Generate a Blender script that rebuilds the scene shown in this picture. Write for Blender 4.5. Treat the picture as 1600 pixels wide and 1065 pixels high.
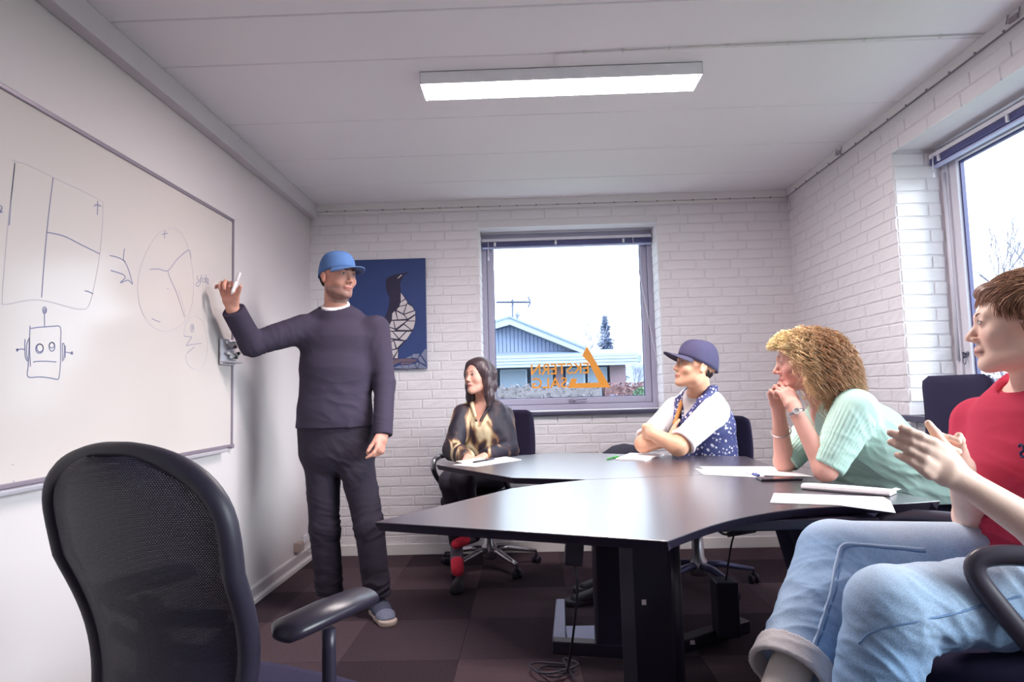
import bpy, bmesh, math, random
import numpy as np
from mathutils import Vector, Matrix
random.seed(7)
for o in list(bpy.data.objects): bpy.data.objects.remove(o)
C = bpy.context.scene.collection
S = bpy.context.scene
PI = math.pi

# ---------------------------------------------------------------- camera
CAM_H = 1.10262
yaw, pitch, roll = -0.02145, 0.07761, -0.02626
fw = Vector((math.sin(yaw)*math.cos(pitch), math.cos(yaw)*math.cos(pitch), math.sin(pitch)))
r0 = Vector((math.cos(yaw), -math.sin(yaw), 0)); u0 = r0.cross(fw)
rt = r0*math.cos(roll)+u0*math.sin(roll); up = -r0*math.sin(roll)+u0*math.cos(roll)
cam = bpy.data.objects.new('camera', bpy.data.cameras.new('camera')); C.objects.link(cam)
cam.matrix_world = Matrix(((rt.x, up.x, -fw.x, 0), (rt.y, up.y, -fw.y, 0), (rt.z, up.z, -fw.z, CAM_H), (0, 0, 0, 1)))
cam.data.sensor_width = 36; cam.data.lens = 1030/1600*36; cam.data.clip_start = .02
S.camera = cam

# ---------------------------------------------------------------- sky, sun, exposure
S.view_settings.view_transform = 'Standard'; S.view_settings.look = 'None'
S.view_settings.gamma = 1; S.view_settings.use_curve_mapping = False
S.view_settings.exposure = 0.93
wd = bpy.data.worlds.new('overcast_sky'); S.world = wd; wd.use_nodes = True
nt = wd.node_tree; bg = nt.nodes['Background']
tc = nt.nodes.new('ShaderNodeTexCoord'); sep = nt.nodes.new('ShaderNodeSeparateXYZ'); rmp = nt.nodes.new('ShaderNodeValToRGB')
nt.links.new(tc.outputs['Generated'], sep.inputs[0]); nt.links.new(sep.outputs['Z'], rmp.inputs[0])
rmp.color_ramp.elements[0].position = 0.0; rmp.color_ramp.elements[0].color = (.87, .93, 1, 1)
rmp.color_ramp.elements[1].position = 0.5; rmp.color_ramp.elements[1].color = (.91, .95, 1, 1)
nt.links.new(rmp.outputs[0], bg.inputs[0]); bg.inputs[1].default_value = 2.1
sd = bpy.data.lights.new('hazy_sun', 'SUN'); so = bpy.data.objects.new('hazy_sun', sd); C.objects.link(so)
sd.energy = 4.2; sd.angle = math.radians(34); sd.color = (1, .97, .93)
so.rotation_euler = Vector((-.82, .42, -.31)).to_track_quat('-Z', 'Y').to_euler()
def portal(name, loc, rot, sx, sy):
    l = bpy.data.lights.new(name, 'AREA'); l.shape = 'RECTANGLE'; l.size = sx; l.size_y = sy; l.cycles.is_portal = True
    o = bpy.data.objects.new(name, l); C.objects.link(o); o.location = loc; o.rotation_euler = rot

# ---------------------------------------------------------------- materials
def lin(h):
    h = h.lstrip('#'); v = [int(h[i:i+2], 16)/255 for i in (0, 2, 4)]
    return tuple(x/12.92 if x <= .04045 else ((x+.055)/1.055)**2.4 for x in v)+(1,)
def mat(name, col, rough=.6, metal=0, var=.06, vs=12, bump=.0, bs=60, bd=.002, spec=.5, aniso=None, coat=0, sub=0, coatr=.03):
    m = bpy.data.materials.new(name); m.use_nodes = True; n = m.node_tree.nodes; L = m.node_tree.links
    b = n['Principled BSDF']; c = lin(col) if isinstance(col, str) else col
    b.inputs['Roughness'].default_value = rough; b.inputs['Metallic'].default_value = metal
    b.inputs['Specular IOR Level'].default_value = spec; b.inputs['Coat Weight'].default_value = coat; b.inputs['Coat Roughness'].default_value = coatr
    if sub: b.inputs['Subsurface Weight'].default_value = sub; b.inputs['Subsurface Scale'].default_value = .01
    t = n.new('ShaderNodeTexCoord'); mp = n.new('ShaderNodeMapping'); L.new(t.outputs['Object'], mp.inputs[0])
    if aniso: mp.inputs['Scale'].default_value = aniso
    nz = n.new('ShaderNodeTexNoise'); nz.inputs['Scale'].default_value = vs; nz.inputs['Detail'].default_value = 5
    L.new(mp.outputs[0], nz.inputs['Vector'])
    mx = n.new('ShaderNodeMix'); mx.data_type = 'RGBA'
    mx.inputs[6].default_value = tuple(x*(1-var) for x in c[:3])+(1,); mx.inputs[7].default_value = tuple(min(1, x*(1+var)) for x in c[:3])+(1,)
    L.new(nz.outputs[0], mx.inputs[0]); L.new(mx.outputs[2], b.inputs['Base Color'])
    if bump:
        n2 = n.new('ShaderNodeTexNoise'); n2.inputs['Scale'].default_value = bs; n2.inputs['Detail'].default_value = 4
        L.new(mp.outputs[0], n2.inputs['Vector']); bp = n.new('ShaderNodeBump'); bp.inputs['Strength'].default_value = bump
        bp.inputs['Distance'].default_value = bd; L.new(n2.outputs[0], bp.inputs['Height']); L.new(bp.outputs[0], b.inputs['Normal'])
    m['b'] = 1
    return m
def emit(name, col, st):
    m = bpy.data.materials.new(name); m.use_nodes = True; n = m.node_tree.nodes; b = n['Principled BSDF']
    b.inputs['Base Color'].default_value = lin(col); b.inputs['Emission Color'].default_value = lin(col); b.inputs['Emission Strength'].default_value = st
    return m
def glass(name, tint='#f4fbff', refl=.06):
    m = bpy.data.materials.new(name); m.use_nodes = True; n = m.node_tree.nodes; L = m.node_tree.links
    n.clear(); o = n.new('ShaderNodeOutputMaterial'); t = n.new('ShaderNodeBsdfTransparent'); g = n.new('ShaderNodeBsdfGlossy'); x = n.new('ShaderNodeMixShader')
    t.inputs[0].default_value = lin(tint); g.inputs['Roughness'].default_value = .02; g.inputs['Color'].default_value = (.8, .85, 1, 1)
    x.inputs[0].default_value = refl*.5; L.new(t.outputs[0], x.inputs[1]); L.new(g.outputs[0], x.inputs[2]); L.new(x.outputs[0], o.inputs[0])
    return m
def vcol(name, rough=.6, bump=.3, bs=200, bd=.001, sub=0, var=.0, spec=.4, aniso=None):
    m = mat(name, (1, 1, 1, 1), rough, bump=bump, bs=bs, bd=bd, var=var, spec=spec, aniso=aniso)
    n = m.node_tree.nodes; L = m.node_tree.links; b = n['Principled BSDF']
    a = n.new('ShaderNodeAttribute'); a.attribute_name = 'Col'; L.new(a.outputs['Color'], b.inputs['Base Color'])
    if sub:
        b.inputs['Subsurface Weight'].default_value = sub; b.inputs['Subsurface Radius'].default_value = (1, .35, .2); b.inputs['Subsurface Scale'].default_value = .008
    return m

# ---------------------------------------------------------------- mesh building
class MB:
    def __init__(s): s.v = []; s.f = []; s.c = []
    def add(s, v, f):
        k = len(s.v); s.v += [tuple(p) for p in v]; s.f += [tuple(i+k for i in q) for q in f]; return s
    def box(s, c, d, rot=None):
        M = rot if rot is not None else Matrix.Identity(3); c = Vector(c)
        v = [c+M@Vector((x*d[0]/2, y*d[1]/2, z*d[2]/2)) for z in (-1, 1) for y in (-1, 1) for x in (-1, 1)]
        return s.add(v, [(0, 2, 3, 1), (4, 5, 7, 6), (0, 1, 5, 4), (2, 6, 7, 3), (0, 4, 6, 2), (1, 3, 7, 5)])
    def span(s, a, b):
        return s.box([(x+y)/2 for x, y in zip(a, b)], [abs(y-x) for x, y in zip(a, b)])
    def tube(s, pts, r, n=10, flat=None, up=(0, 0, 1), cap=True, closed=False):
        P = [Vector(p) for p in pts]; N = len(P); R = r if isinstance(r, (list, tuple)) else [r]*N
        FL = flat if isinstance(flat, (list, tuple)) else [flat or 1]*N
        v = []; prev = Vector(up)
        for i, p in enumerate(P):
            if closed: t = (P[(i+1) % N]-P[i-1])
            else: t = (P[min(i+1, N-1)]-P[max(i-1, 0)])
            t.normalize(); u = prev-t*prev.dot(t)
            if u.length < 1e-4: u = t.orthogonal()
            u.normalize(); w = t.cross(u); prev = u
            for k in range(n):
                a = 2*PI*k/n; v.append(p+w*math.cos(a)*R[i]+u*math.sin(a)*R[i]*FL[i])
        f = []
        M = N if closed else N-1
        for i in range(M):
            j = (i+1) % N
            for k in range(n): f.append((i*n+k, i*n+(k+1) % n, j*n+(k+1) % n, j*n+k))
        if cap and not closed: f.append(tuple(range(n))[::-1]); f.append(tuple((N-1)*n+k for k in range(n)))
        return s.add(v, f)
    def lathe(s, prof, c=(0, 0, 0), n=20, rot=None):
        M = rot if rot is not None else Matrix.Identity(3); c = Vector(c); v = []
        for r, z in prof:
            for k in range(n): v.append(c+M@Vector((r*math.cos(2*PI*k/n), r*math.sin(2*PI*k/n), z)))
        f = [(i*n+k, i*n+(k+1) % n, (i+1)*n+(k+1) % n, (i+1)*n+k) for i in range(len(prof)-1) for k in range(n)]
        f.append(tuple(range(n))[::-1]); f.append(tuple((len(prof)-1)*n+k for k in range(n)))
        return s.add(v, f)
    def prism(s, poly, z0, z1, M=None):
        M = M or Matrix.Identity(4); n = len(poly)
        v = [M@Vector((x, y, z0)) for x, y in poly]+[M@Vector((x, y, z1)) for x, y in poly]
        f = [tuple(range(n))[::-1], tuple(range(n, 2*n))]+[(i, (i+1) % n, n+(i+1) % n, n+i) for i in range(n)]
        return s.add(v, f)
    def extrude(s, pts, d):
        n = len(pts); d = Vector(d); v = [Vector(p) for p in pts]; v += [p+d for p in v]
        return s.add(v, [tuple(range(n))[::-1], tuple(range(n, 2*n))]+[(i, (i+1) % n, n+(i+1) % n, n+i) for i in range(n)])
    def build(s, name, m, parent=None, smooth=False, bev=0, seg=2, kind=None, origin=None, sub=0, shift=None):
        me = bpy.data.meshes.new(name); off = Vector(shift) if shift is not None else Vector((0, 0, 0))
        me.from_pydata([Vector(p)-off for p in s.v], [], s.f); me.update()
        bm = bmesh.new(); bm.from_mesh(me); bmesh.ops.recalc_face_normals(bm, faces=bm.faces); bm.to_mesh(me); bm.free()
        me.materials.append(m)
        if smooth: me.polygons.foreach_set('use_smooth', [True]*len(me.polygons))
        o = bpy.data.objects.new(name, me); C.objects.link(o)
        if parent: o.parent = parent
        if kind: o['kind'] = kind
        if bev:
            b = o.modifiers.new('bevel', 'BEVEL'); b.width = bev; b.segments = seg; b.limit_method = 'ANGLE'; b.angle_limit = .6
            b.harden_normals = False
            if not smooth: pass
        if sub:
            b = o.modifiers.new('sub', 'SUBSURF'); b.levels = sub; b.render_levels = sub
        return o
def thing(name, label, cat, loc=(0, 0, 0), rz=0, group=None):
    o = bpy.data.objects.new(name, None); C.objects.link(o); o.empty_display_size = .1
    o.location = loc; o.rotation_euler = (0, 0, rz); return tag(o, label, cat, group)
def tag(o, label, cat, group=None):
    o['label'] = label; o['category'] = cat
    if group: o['group'] = group
    return o
def struct(o): o['kind'] = 'structure'; return o
def rotm(ax, a): return Matrix.Rotation(a, 3, ax)
def smoothpath(pts, n=6, closed=False):
    P = [Vector(p) for p in pts]; N = len(P); out = []
    rng = range(N if closed else N-1)
    for i in rng:
        if closed: a, b, c_, d = P[i-1], P[i], P[(i+1) % N], P[(i+2) % N]
        else: a, b, c_, d = P[max(i-1, 0)], P[i], P[i+1], P[min(i+2, N-1)]
        for k in range(n):
            t = k/n
            out.append(.5*((2*b)+(-a+c_)*t+(2*a-5*b+4*c_-d)*t*t+(-a+3*b-3*c_+d)*t**3))
    if not closed: out.append(P[-1])
    return out

# ================================================================ the room
XL, XR, YB, ZC, YF = -1.542, 1.897, 4.656, 2.489, -1.3
M_brick = mat('painted_brick', '#e4dfe3', .62, var=.03, vs=6, bump=.5, bs=45, bd=.003, aniso=(1, 1, 2.2))
M_mortar = mat('painted_mortar', '#dfdade', .7, var=.03, vs=30, bump=.5, bs=90, bd=.002)
M_plaster = mat('white_plaster', '#d2cacc', .7, var=.015, vs=3, bump=.15, bs=140, bd=.001)
M_ceil = mat('ceiling_paint', '#efebf0', .6, var=.015, vs=2, bump=.06, bs=80, bd=.001)
M_trim = mat('white_gloss_trim', '#e0dcdc', .35, var=.03, vs=10)
M_cornice = mat('cornice_paint', '#cfc8ce', .5, var=.03, vs=10)
M_gap = mat('dark_joint', '#4a4350', .8)
M_frame = mat('grey_window_frame', '#a9a5ba', .4, var=.03)
M_framew = mat('white_window_frame', '#d8d4de', .4, var=.03)
M_sash_dark = mat('window_gasket', '#4a4a78', .5)
M_sill = mat('dark_slate_sill', '#4b4960', .35, var=.1)
M_glass = glass('window_glass')
WX0, WX1, WZ0, WZ1 = -.32, .957, .965, 2.287        # rear window opening
SY0, SY1, SZ0, SZ1 = -.9, 3.335, .94, 2.285          # side window opening
REC = .22
# floor: base slab and carpet tiles
b = MB(); b.span((XL-.12, YF-.12, -.08), (XR+.3, YB+.3, -.006)); struct(b.build('floor', mat('floor_slab', '#3a3038', .9)))
floor = bpy.data.objects['floor']
def carpet(name, col, ang):
    m = mat(name, col, .95, var=.6, vs=75, bump=1.0, bs=260, bd=.005, spec=.1, aniso=(1, 5, 1) if ang else (5, 1, 1)); return m
carp = [carpet('carpet_plum_a', '#5c4b52', 0), carpet('carpet_plum_b', '#483b43', 1), carpet('carpet_plum_c', '#50424a', 0), carpet('carpet_plum_d', '#65545b', 1)]
tile_me = []
for m in carp:
    b = MB(); b.box((0, 0, -.003), (.4985, .4985, .006)); o = b.build('carpet_tile', m); tile_me.append(o.data); bpy.data.objects.remove(o)
seq = random.Random(3)
x0 = -.317-.5*3
for j in range(12):
    for i in range(8):
        xa, ya = x0+i*.5, 4.33-.5*j+.0
        cx, cy = xa+.25, ya+.25
        xa2, xb2, ya2, yb2 = max(cx-.25, XL), min(cx+.25, XR), max(cy-.25, YF), min(cy+.25, YB)
        if xb2-xa2 < .02 or yb2-ya2 < .02: continue
        k = (0 if (i+j) % 2 else 1) if seq.random() < .62 else seq.choice([2, 3, 1])
        o = bpy.data.objects.new('carpet_tile', tile_me[k]); C.objects.link(o); o.parent = floor
        o.location = ((xa2+xb2)/2, (ya2+yb2)/2, 0); o.scale = ((xb2-xa2)/.5, (yb2-ya2)/.5, 1)
# ceiling with boards
b = MB(); b.span((XL-.12, YF-.12, ZC+.012), (XR+.35, YB+.3, ZC+.1)); ceil = struct(b.build('ceiling', M_ceil))
seams = [YF, -.72, -.12, .48, 1.08, 1.68, 2.28, 2.62, 3.215, 3.735, 4.22, YB]
for a, c_ in zip(seams, seams[1:]):
    b = MB(); b.span((XL, a+.0025, ZC), (XR, c_-.0025, ZC+.0125)); b.build('ceiling_panel', M_ceil, ceil, bev=.0035, seg=1)
# walls
b = MB(); b.span((XL-.12, YF-.12, -.05), (XL, YB+.3, ZC+.1)); struct(b.build('wall_left', M_plaster))
b = MB(); b.span((XL-.1, YF-.12, -.05), (XR+.3, YF, ZC+.1)); struct(b.build('wall_front', M_plaster))
b = MB(); yo = YB+.32
for p, q in (((XL-.12, YB, -.05), (WX0, yo, ZC+.1)), ((WX1, YB, -.05), (XR+.35, yo, ZC+.1)), ((WX0, YB, -.05), (WX1, yo, WZ0)), ((WX0, YB, WZ1), (WX1, yo, ZC+.1))): b.span(p, q)
wall_back = struct(b.build('wall_back', M_mortar))
b = MB(); xo = XR+.35
for p, q in (((XR, SY1, -.05), (xo, YB, ZC+.1)), ((XR, YF-.1, -.05), (xo, SY0, ZC+.1)), ((XR, SY0, -.05), (xo, SY1, SZ0)), ((XR, SY0, SZ1), (xo, SY1, ZC+.1))): b.span(p, q)
wall_right = struct(b.build('wall_right', M_mortar))
# individual bricks, a few irregular shapes shared by all
BL, BH, BP = .229, .0585, .0052
def brick_mesh(seed):
    R = random.Random(seed); nx, nz = 5, 3; v = []; f = []
    def P(i, k, y, ins):
        x = -BL/2+BL*i/(nx-1); z = -BH/2+BH*k/(nz-1)
        x -= ins*(1 if i == nx-1 else -1 if i == 0 else 0); z -= ins*(1 if k == nz-1 else -1 if k == 0 else 0)
        return (x, y, z)
    jit = {(i, k): (R.uniform(-.0012, .0012), R.uniform(-.0010, .0010), R.uniform(-.0016, .0016)) for i in range(nx) for k in range(nz)}
    for k in range(nz):
        for i in range(nx):
            p = P(i, k, -BP, .0028); j = jit[i, k]; v.append((p[0]+j[0], p[1]+j[1]*1.4, p[2]+j[2]))
    for k in range(nz-1):
        for i in range(nx-1): a = k*nx+i; f.append((a, a+1, a+1+nx, a+nx))
    ring = [(i, 0) for i in range(nx-1)]+[(nx-1, k) for k in range(nz-1)]+[(i, nz-1) for i in range(nx-1, 0, -1)]+[(0, k) for k in range(nz-1, 0, -1)]
    for lvl, (y, ins) in enumerate(((-BP+.003, 0), (.002, -.0005))):
        base = len(v)
        for i, k in ring:
            p = P(i, k, y, ins); j = jit[i, k]; v.append((p[0]+j[0], p[1], p[2]+j[2]))
        prev = [k*nx+i for i, k in ring] if lvl == 0 else [base-len(ring)+q for q in range(len(ring))]
        n = len(ring)
        for q in range(n): f.append((prev[q], base+q, base+(q+1) % n, prev[(q+1) % n]))
    b = MB(); b.add(v, f); o = b.build('brick', M_brick, smooth=False); me = o.data; bpy.data.objects.remove(o)
    return me
bricks = [brick_mesh(s) for s in range(7)]
def lay(parent, u0, u1, z0, z1, place, holes=(), limit=300, keep=lambda u, z: True, rs=1, phase=None):
    """bricks in a field u0..u1 by z0..z1; place(u,z)->(loc, rotz)"""
    R = random.Random(rs); spec = []; off = 0
    k0 = int(round(z0/.0667)); k1 = int(round(z1/.0667))
    for k in range(k0, k1):
        z = (k+.5)*.0667; off = (off+R.choice([.058, .06, .118, .17, .175, -.06])) % .24
        if phase: off = phase(k)
        u = u0-off
        while u < u1:
            a, c_ = max(u+.005, u0), min(u+.235, u1)
            segs = [(a, c_)]
            for hu0, hu1, hz0, hz1 in holes:
                if hz0 < z+.02 and z-.02 < hz1:
                    ns = []
                    for s0, s1 in segs:
                        if s1 <= hu0 or s0 >= hu1: ns.append((s0, s1)); continue
                        if s0 < hu0: ns.append((s0, hu0))
                        if s1 > hu1: ns.append((hu1, s1))
                    segs = ns
            for s0, s1 in segs:
                if s1-s0 > .03: spec.append(((s0+s1)/2, z, s1-s0))
            u += .24
    spec.sort(key=lambda t: (not keep(t[0], t[1]), -t[2] < -.2 and 0))
    rest = MB()
    for n, (u, z, w) in enumerate(spec):
        loc, rz = place(u, z); me = R.choice(bricks)
        if n < limit:
            o = bpy.data.objects.new('brick', me); C.objects.link(o); o.parent = parent
            o.location = loc; o.rotation_euler = (0, 0, rz); o.scale = (w/BL, 1, 1)
        else:
            c_, s_ = math.cos(rz), math.sin(rz); v = []
            for q in me.vertices:
                x, y = q.co.x*w/BL, q.co.y; v.append((loc[0]+x*c_-y*s_, loc[1]+x*s_+y*c_, loc[2]+q.co.z))
            rest.add(v, [tuple(p.vertices) for p in me.polygons])
    if rest.v: rest.build('brick_field', M_brick, parent, kind='stuff')
    return len(spec)
lay(wall_back, XL, XR, .0667, 2.402, lambda u, z: ((u, YB, z), 0), [(WX0, WX1, WZ0-.03, WZ1)], 300,
    lambda u, z: not (-1.15 < u < -.72 and .2 < z < 1.9) and not (-1.25 < u < -.70 and 1.29 < z < 2.07) and z > .1 and u < 1.72 and z > .45)
lay(wall_right, -YB, -SY1, .0667, 2.402, lambda u, z: ((XR, -u, z), -PI/2), [], 150, lambda u, z: z > .9, rs=5)
# reveal bricks beside the two windows
lay(wall_right, XR+.005, XR+.225, SZ0+.04, SZ1, lambda u, z: ((u, SY1, z), 0), [], 60, rs=6, phase=lambda k: .085 if k % 2 else .02)
lay(wall_back, -(YB+REC-.015), -(YB+.004), WZ0+.03, WZ1-.01, lambda u, z: ((WX1, -u, z), -PI/2), [], 0, rs=7, phase=lambda k: .1 if k % 2 else .0)
lay(wall_back, (YB+.004), (YB+REC-.015), WZ0+.03, WZ1-.01, lambda u, z: ((WX0, u, z), PI/2), [], 0, rs=8, phase=lambda k: .1 if k % 2 else .0)
lay(wall_right, -SY1, -YF, 2.30, 2.402, lambda u, z: ((XR, -u, z), -PI/2), [], 0, rs=9)
lay(wall_right, -SY1, -SY0, .0667, .93, lambda u, z: ((XR, -u, z), -PI/2), [], 0, rs=10)
# baseboards and trims
b = MB(); b.span((XL, YF, 0), (XL+.016, YB, .085)); struct(b.build('baseboard_left', M_trim, bev=.004))
b = MB(); b.span((XL+.016, YF, .0), (XL+.045, YB-.016, .028)); struct(b.build('trim_4', M_trim, bev=.004))
b = MB(); b.span((XL+.016, 1.0, .032), (XL+.020, YB-.02, .072)); struct(b.build('trim_5', mat('cable_duct_face', '#b9afb4', .5), bev=.001))
b = MB(); b.span((XL, YB-.016, 0), (XR, YB, .075)); struct(b.build('baseboard_back', M_trim, bev=.004))
b = MB(); b.span((XR-.016, YF, 0), (XR, YB-.016, .075)); struct(b.build('baseboard_right', M_trim, bev=.004))
b = MB(); b.span((XL, YF, ZC-.098), (XL+.058, YB, ZC)); struct(b.build('trim_1', M_cornice, bev=.006))
b = MB(); b.span((XL+.058, YB-.022, ZC-.052), (XR-.02, YB, ZC)); b.span((XL+.058, YB-.014, ZC-.078), (XR-.02, YB, ZC-.054)); struct(b.build('trim_2', M_trim, bev=.002))
b = MB(); b.span((XR-.02, YF, ZC-.045), (XR, YB, ZC)); struct(b.build('trim_3', M_trim, bev=.002))
t2 = bpy.data.objects['trim_2']; t3 = bpy.data.objects['trim_3']
nb = MB()
for i in range(24): nb.box((XL+.14+i*.138+random.uniform(-.02, .02), YB-.0225, ZC-.054), (.009, .006, .006))
nb.build('nail_heads', M_gap, t2, kind='stuff')
nb = MB()
for i in range(26): nb.box((XR-.0205, YB-.02-i*.165, ZC-.046), (.006, .009, .006))
nb.span((XR-.012, YF, ZC-.0458), (XR-.001, YB, ZC-.0451))
nb.build('nail_heads', mat('dull_nail', '#8f8590', .7), t3, kind='stuff')

# ---------------------------------------------------------------- windows
def ringbox(b, a, c_, y0, y1, w, ax):
    """rectangular frame between (u0,z0) and (u1,z1), bar width w, along Y (ax='y') or X"""
    (u0, z0), (u1, z1) = a, c_
    for p, q in (((u0, z0), (u0+w, z1)), ((u1-w, z0), (u1, z1)), ((u0+w, z0), (u1-w, z0+w)), ((u0+w, z1-w), (u1-w, z1))):
        if ax == 'y': b.span((p[0], y0, p[1]), (q[0], y1, q[1]))
        else: b.span((y0, p[0], p[1]), (y1, q[0], q[1]))
    return b
yf = YB+REC
w1 = struct(ringbox(MB(), (WX0, WZ0), (WX1, WZ1), yf, yf+.09, .04, 'y').build('window_1', M_frame, bev=.003))
ringbox(MB(), (WX0+.042, WZ0+.042), (WX1-.042, WZ1-.042), yf+.012, yf+.06, .046, 'y').build('window_sash', M_frame, w1, bev=.004)
ringbox(MB(), (WX0+.036, WZ0+.036), (WX1-.036, WZ1-.036), yf+.02, yf+.025, .008, 'y').build('shadow_gap', M_sash_dark, w1)
ringbox(MB(), (WX0+.085, WZ0+.085), (WX1-.085, WZ1-.085), yf+.03, yf+.042, .008, 'y').build('gasket', M_sash_dark, w1)
b = MB(); b.span((WX0+.09, yf+.036, WZ0+.09), (WX1-.09, yf+.0385, WZ1-.09)); b.build('glass_pane', M_glass, w1)
b = MB(); b.box((.33, yf+.004, WZ0+.062), (.05, .014, .018)); b.tube([(.335, yf-.008, WZ0+.066), (.36, yf-.022, WZ0+.072), (.43, yf-.02, WZ0+.078)], .006, 8)
b.build('handle', mat('window_handle_grey', '#8c889a', .3, .6), w1, smooth=True)
b = MB(); b.span((WX0-.02, YB-.045, WZ0-.028), (WX1+.0, yf, WZ0-.002)); struct(b.build('trim_6', M_sill, bev=.004))
portal('portal_back', (.32, yf+.12, 1.62), (PI/2, 0, PI), 1.2, 1.25)
# rear blind: raised venetian headrail
def blind(label, a, c_, z, ax, cords):
    o = thing('blind', label, 'blind', ((a[0]+c_[0])/2, (a[1]+c_[1])/2, z)); d = Vector(c_)-Vector(a); L = d.length/2
    rz = math.atan2(d.y, d.x); o.rotation_euler = (0, 0, rz)
    MB().box((0, 0, .038), (2*L, .045, .022)).build('headrail', M_framew, o, bev=.002)
    m = MB()
    for k in range(7): m.box((0, 0, .020-k*.0042), (2*L-.008, .048, .0022))
    m.build('slat_stack', mat('blind_slat_blue_grey', '#68689a', .5), o, kind='stuff')
    MB().box((0, 0, -.016), (2*L, .03, .012)).build('bottom_rail', mat('bottom_rail', '#b6bade', .4), o, bev=.003)
    for x in cords[0]:
        MB().box((x, -.028, .006), (.016, .01, .03)).build('cord_clip', M_framew, o, bev=.002)
    for x, ln, dx in cords[1]:
        MB().tube([(x, -.03, .03), (x+.001, -.034, -.02), (x+dx*.5, -.036, -.02-ln*.5), (x+dx, -.036, -.02-ln)], .003, 6).build('pull_cord', M_framew, o, smooth=True)
        MB().lathe([(.003, 0), (.006, -.01), (.007, -.03), (.004, -.035)], (x+dx, -.036, -.02-ln), 8).build('cord_weight', M_framew, o, smooth=True)
    return o
blind('raised venetian blind across the top of the rear window', (WX0+.012, yf-.035), (WX1-.012, yf-.035), WZ1-.095, 'y', ((-.53, -.08, .42), ((.49, 1.03, .16), (-.58, .06, 0))))
# side window
xf = XR+REC+.02
w2 = struct(ringbox(MB(), (SY0, SZ0), (SY1, SZ1), xf, xf+.09, .045, 'x').build('window_2', M_framew, bev=.003))
for a_, b_ in ((SY0+.045, .40), (.46, 1.82), (1.88, SY1-.045)):
    ringbox(MB(), (a_, SZ0+.045), (b_, SZ1-.045), xf+.012, xf+.06, .055, 'x').build('window_sash', M_framew, w2, bev=.004)
    ringbox(MB(), (a_+.052, SZ0+.097), (b_-.052, SZ1-.097), xf+.028, xf+.046, .012, 'x').build('gasket', M_sash_dark, w2)
    b = MB(); b.span((xf+.036, a_+.055, SZ0+.1), (xf+.0385, b_-.055, SZ1-.1)); b.build('glass_pane', M_glass, w2)
for m_ in (.40, 1.82): b = MB(); b.span((xf, m_, SZ0+.045), (xf+.09, m_+.06, SZ1-.045)); b.build('mullion', M_framew, w2, bev=.003)
b = MB(); b.tube([(xf-.004, SY1-.03, 2.15), (xf-.004, SY1-.03, 1.2)], .009, 8); b.build('blind_wand_tube', M_framew, w2, smooth=True)
b = MB(); b.box((xf+.002, SY1-.075, 1.235), (.012, .03, .012)); b.box((xf-.004, SY1-.075, 1.222), (.01, .012, .022))
b.tube([(xf-.006, SY1-.075+.011*math.cos(t), 1.197+.017*math.sin(t)) for t in np.linspace(0, 2*PI, 14)[:-1]], .0022, 6, closed=True)
b.build('latch', mat('latch_metal', '#6d6a7a', .35, .8), w2, smooth=True)
b = MB(); b.span((XR-.05, SY0-.05, SZ0-.03), (xf, SY1+.0, SZ0)); struct(b.build('trim_7', M_sill, bev=.004))
portal('portal_side', (xf+.12, (SY0+SY1)/2, 1.61), (PI/2, 0, PI/2), 4.2, 1.3)
blind('raised venetian blind across the top of the side window', (xf-.04, SY1-.012), (xf-.04, SY0+.012), SZ1-.085, 'x', ((-2.02, -1.55, -1.09, -.62, 0, .46, .92, 1.5), ((-2.06, .03, 0),)))
# ceiling clips on the right trim
for n, (x, y) in enumerate(((1.875, 3.83), (1.875, 2.43))):
    m = MB(); m.tube([(x, y+.03, ZC-.0), (x-.01, y+.03, ZC-.035), (x-.01, y-.03, ZC-.045), (x, y-.03, ZC-.004)], .0025, 6)
    m.box((x-.004, y, ZC-.03), (.006, .045, .02))
    tag(m.build('wire_clip', M_gap if 0 else mat('wire_clip', '#9a8f9a', .5), None), ['small wire cable clip on the right ceiling trim, near the back corner', 'larger wire cable clip on the right ceiling trim, above the side window'][n], 'clip', 'cable clips on the ceiling trim')

# ---------------------------------------------------------------- ceiling lamp
lamp = thing('ceiling_lamp', 'long white fluorescent fitting with lit louvre fixed to the ceiling', 'ceiling lamp', (.18, 2.815, ZC))
LW, LD, LH = 1.212, .165, .056
b = MB()
for y in (-LD/2+.0015, LD/2-.0015): b.box((0, y, -LH/2), (LW, .003, LH))
for x in (-LW/2+.0015, LW/2-.0015): b.box((x, 0, -LH/2), (.003, LD, LH))
b.box((0, 0, -.002), (LW, LD, .004)); b.build('lamp_body', mat('lamp_enamel', '#f6f4fa', .4), lamp, bev=.001)
b = MB(); b.box((0, 0, -LH+.0015), (LW-.04, LD-.02, .001)); dm = emit('diffuser_glow', '#fff4f2', 66.0); b.build('diffuser', dm, lamp)
b = MB()
b.box((0, 0, -LH-.0005), (LW-.03, .0035, .003))
for s_ in (-1, 1): b.box((0, s_*(LD/2-.009), -LH-.0005), (LW-.03, .006, .003)); b.box((s_*(LW/2-.016), 0, -LH-.0005), (.006, LD-.012, .003)); b.box((s_*(LW/2-.035), 0, -LH-.0005), (.004, LD-.012, .003))
b.build('louvre', bpy.data.materials['lamp_enamel'], lamp)
cb = MB(); cb.tube(smoothpath([(.165, 2.735, ZC-.006), (.155, 2.70, ZC-.006), (.15, 2.64, ZC-.006), (.165, 2.615, ZC-.006), (.22, 2.612, ZC-.006), (.9, 2.60, ZC-.005), (XR-.03, 2.585, ZC-.005)], 5), .0032, 6)
for x in (.27, .43, .62, .85, 1.1, 1.4, 1.7): cb.box((x, 2.612-.014*(x-.2), ZC-.005), (.009, .012, .009))
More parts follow.
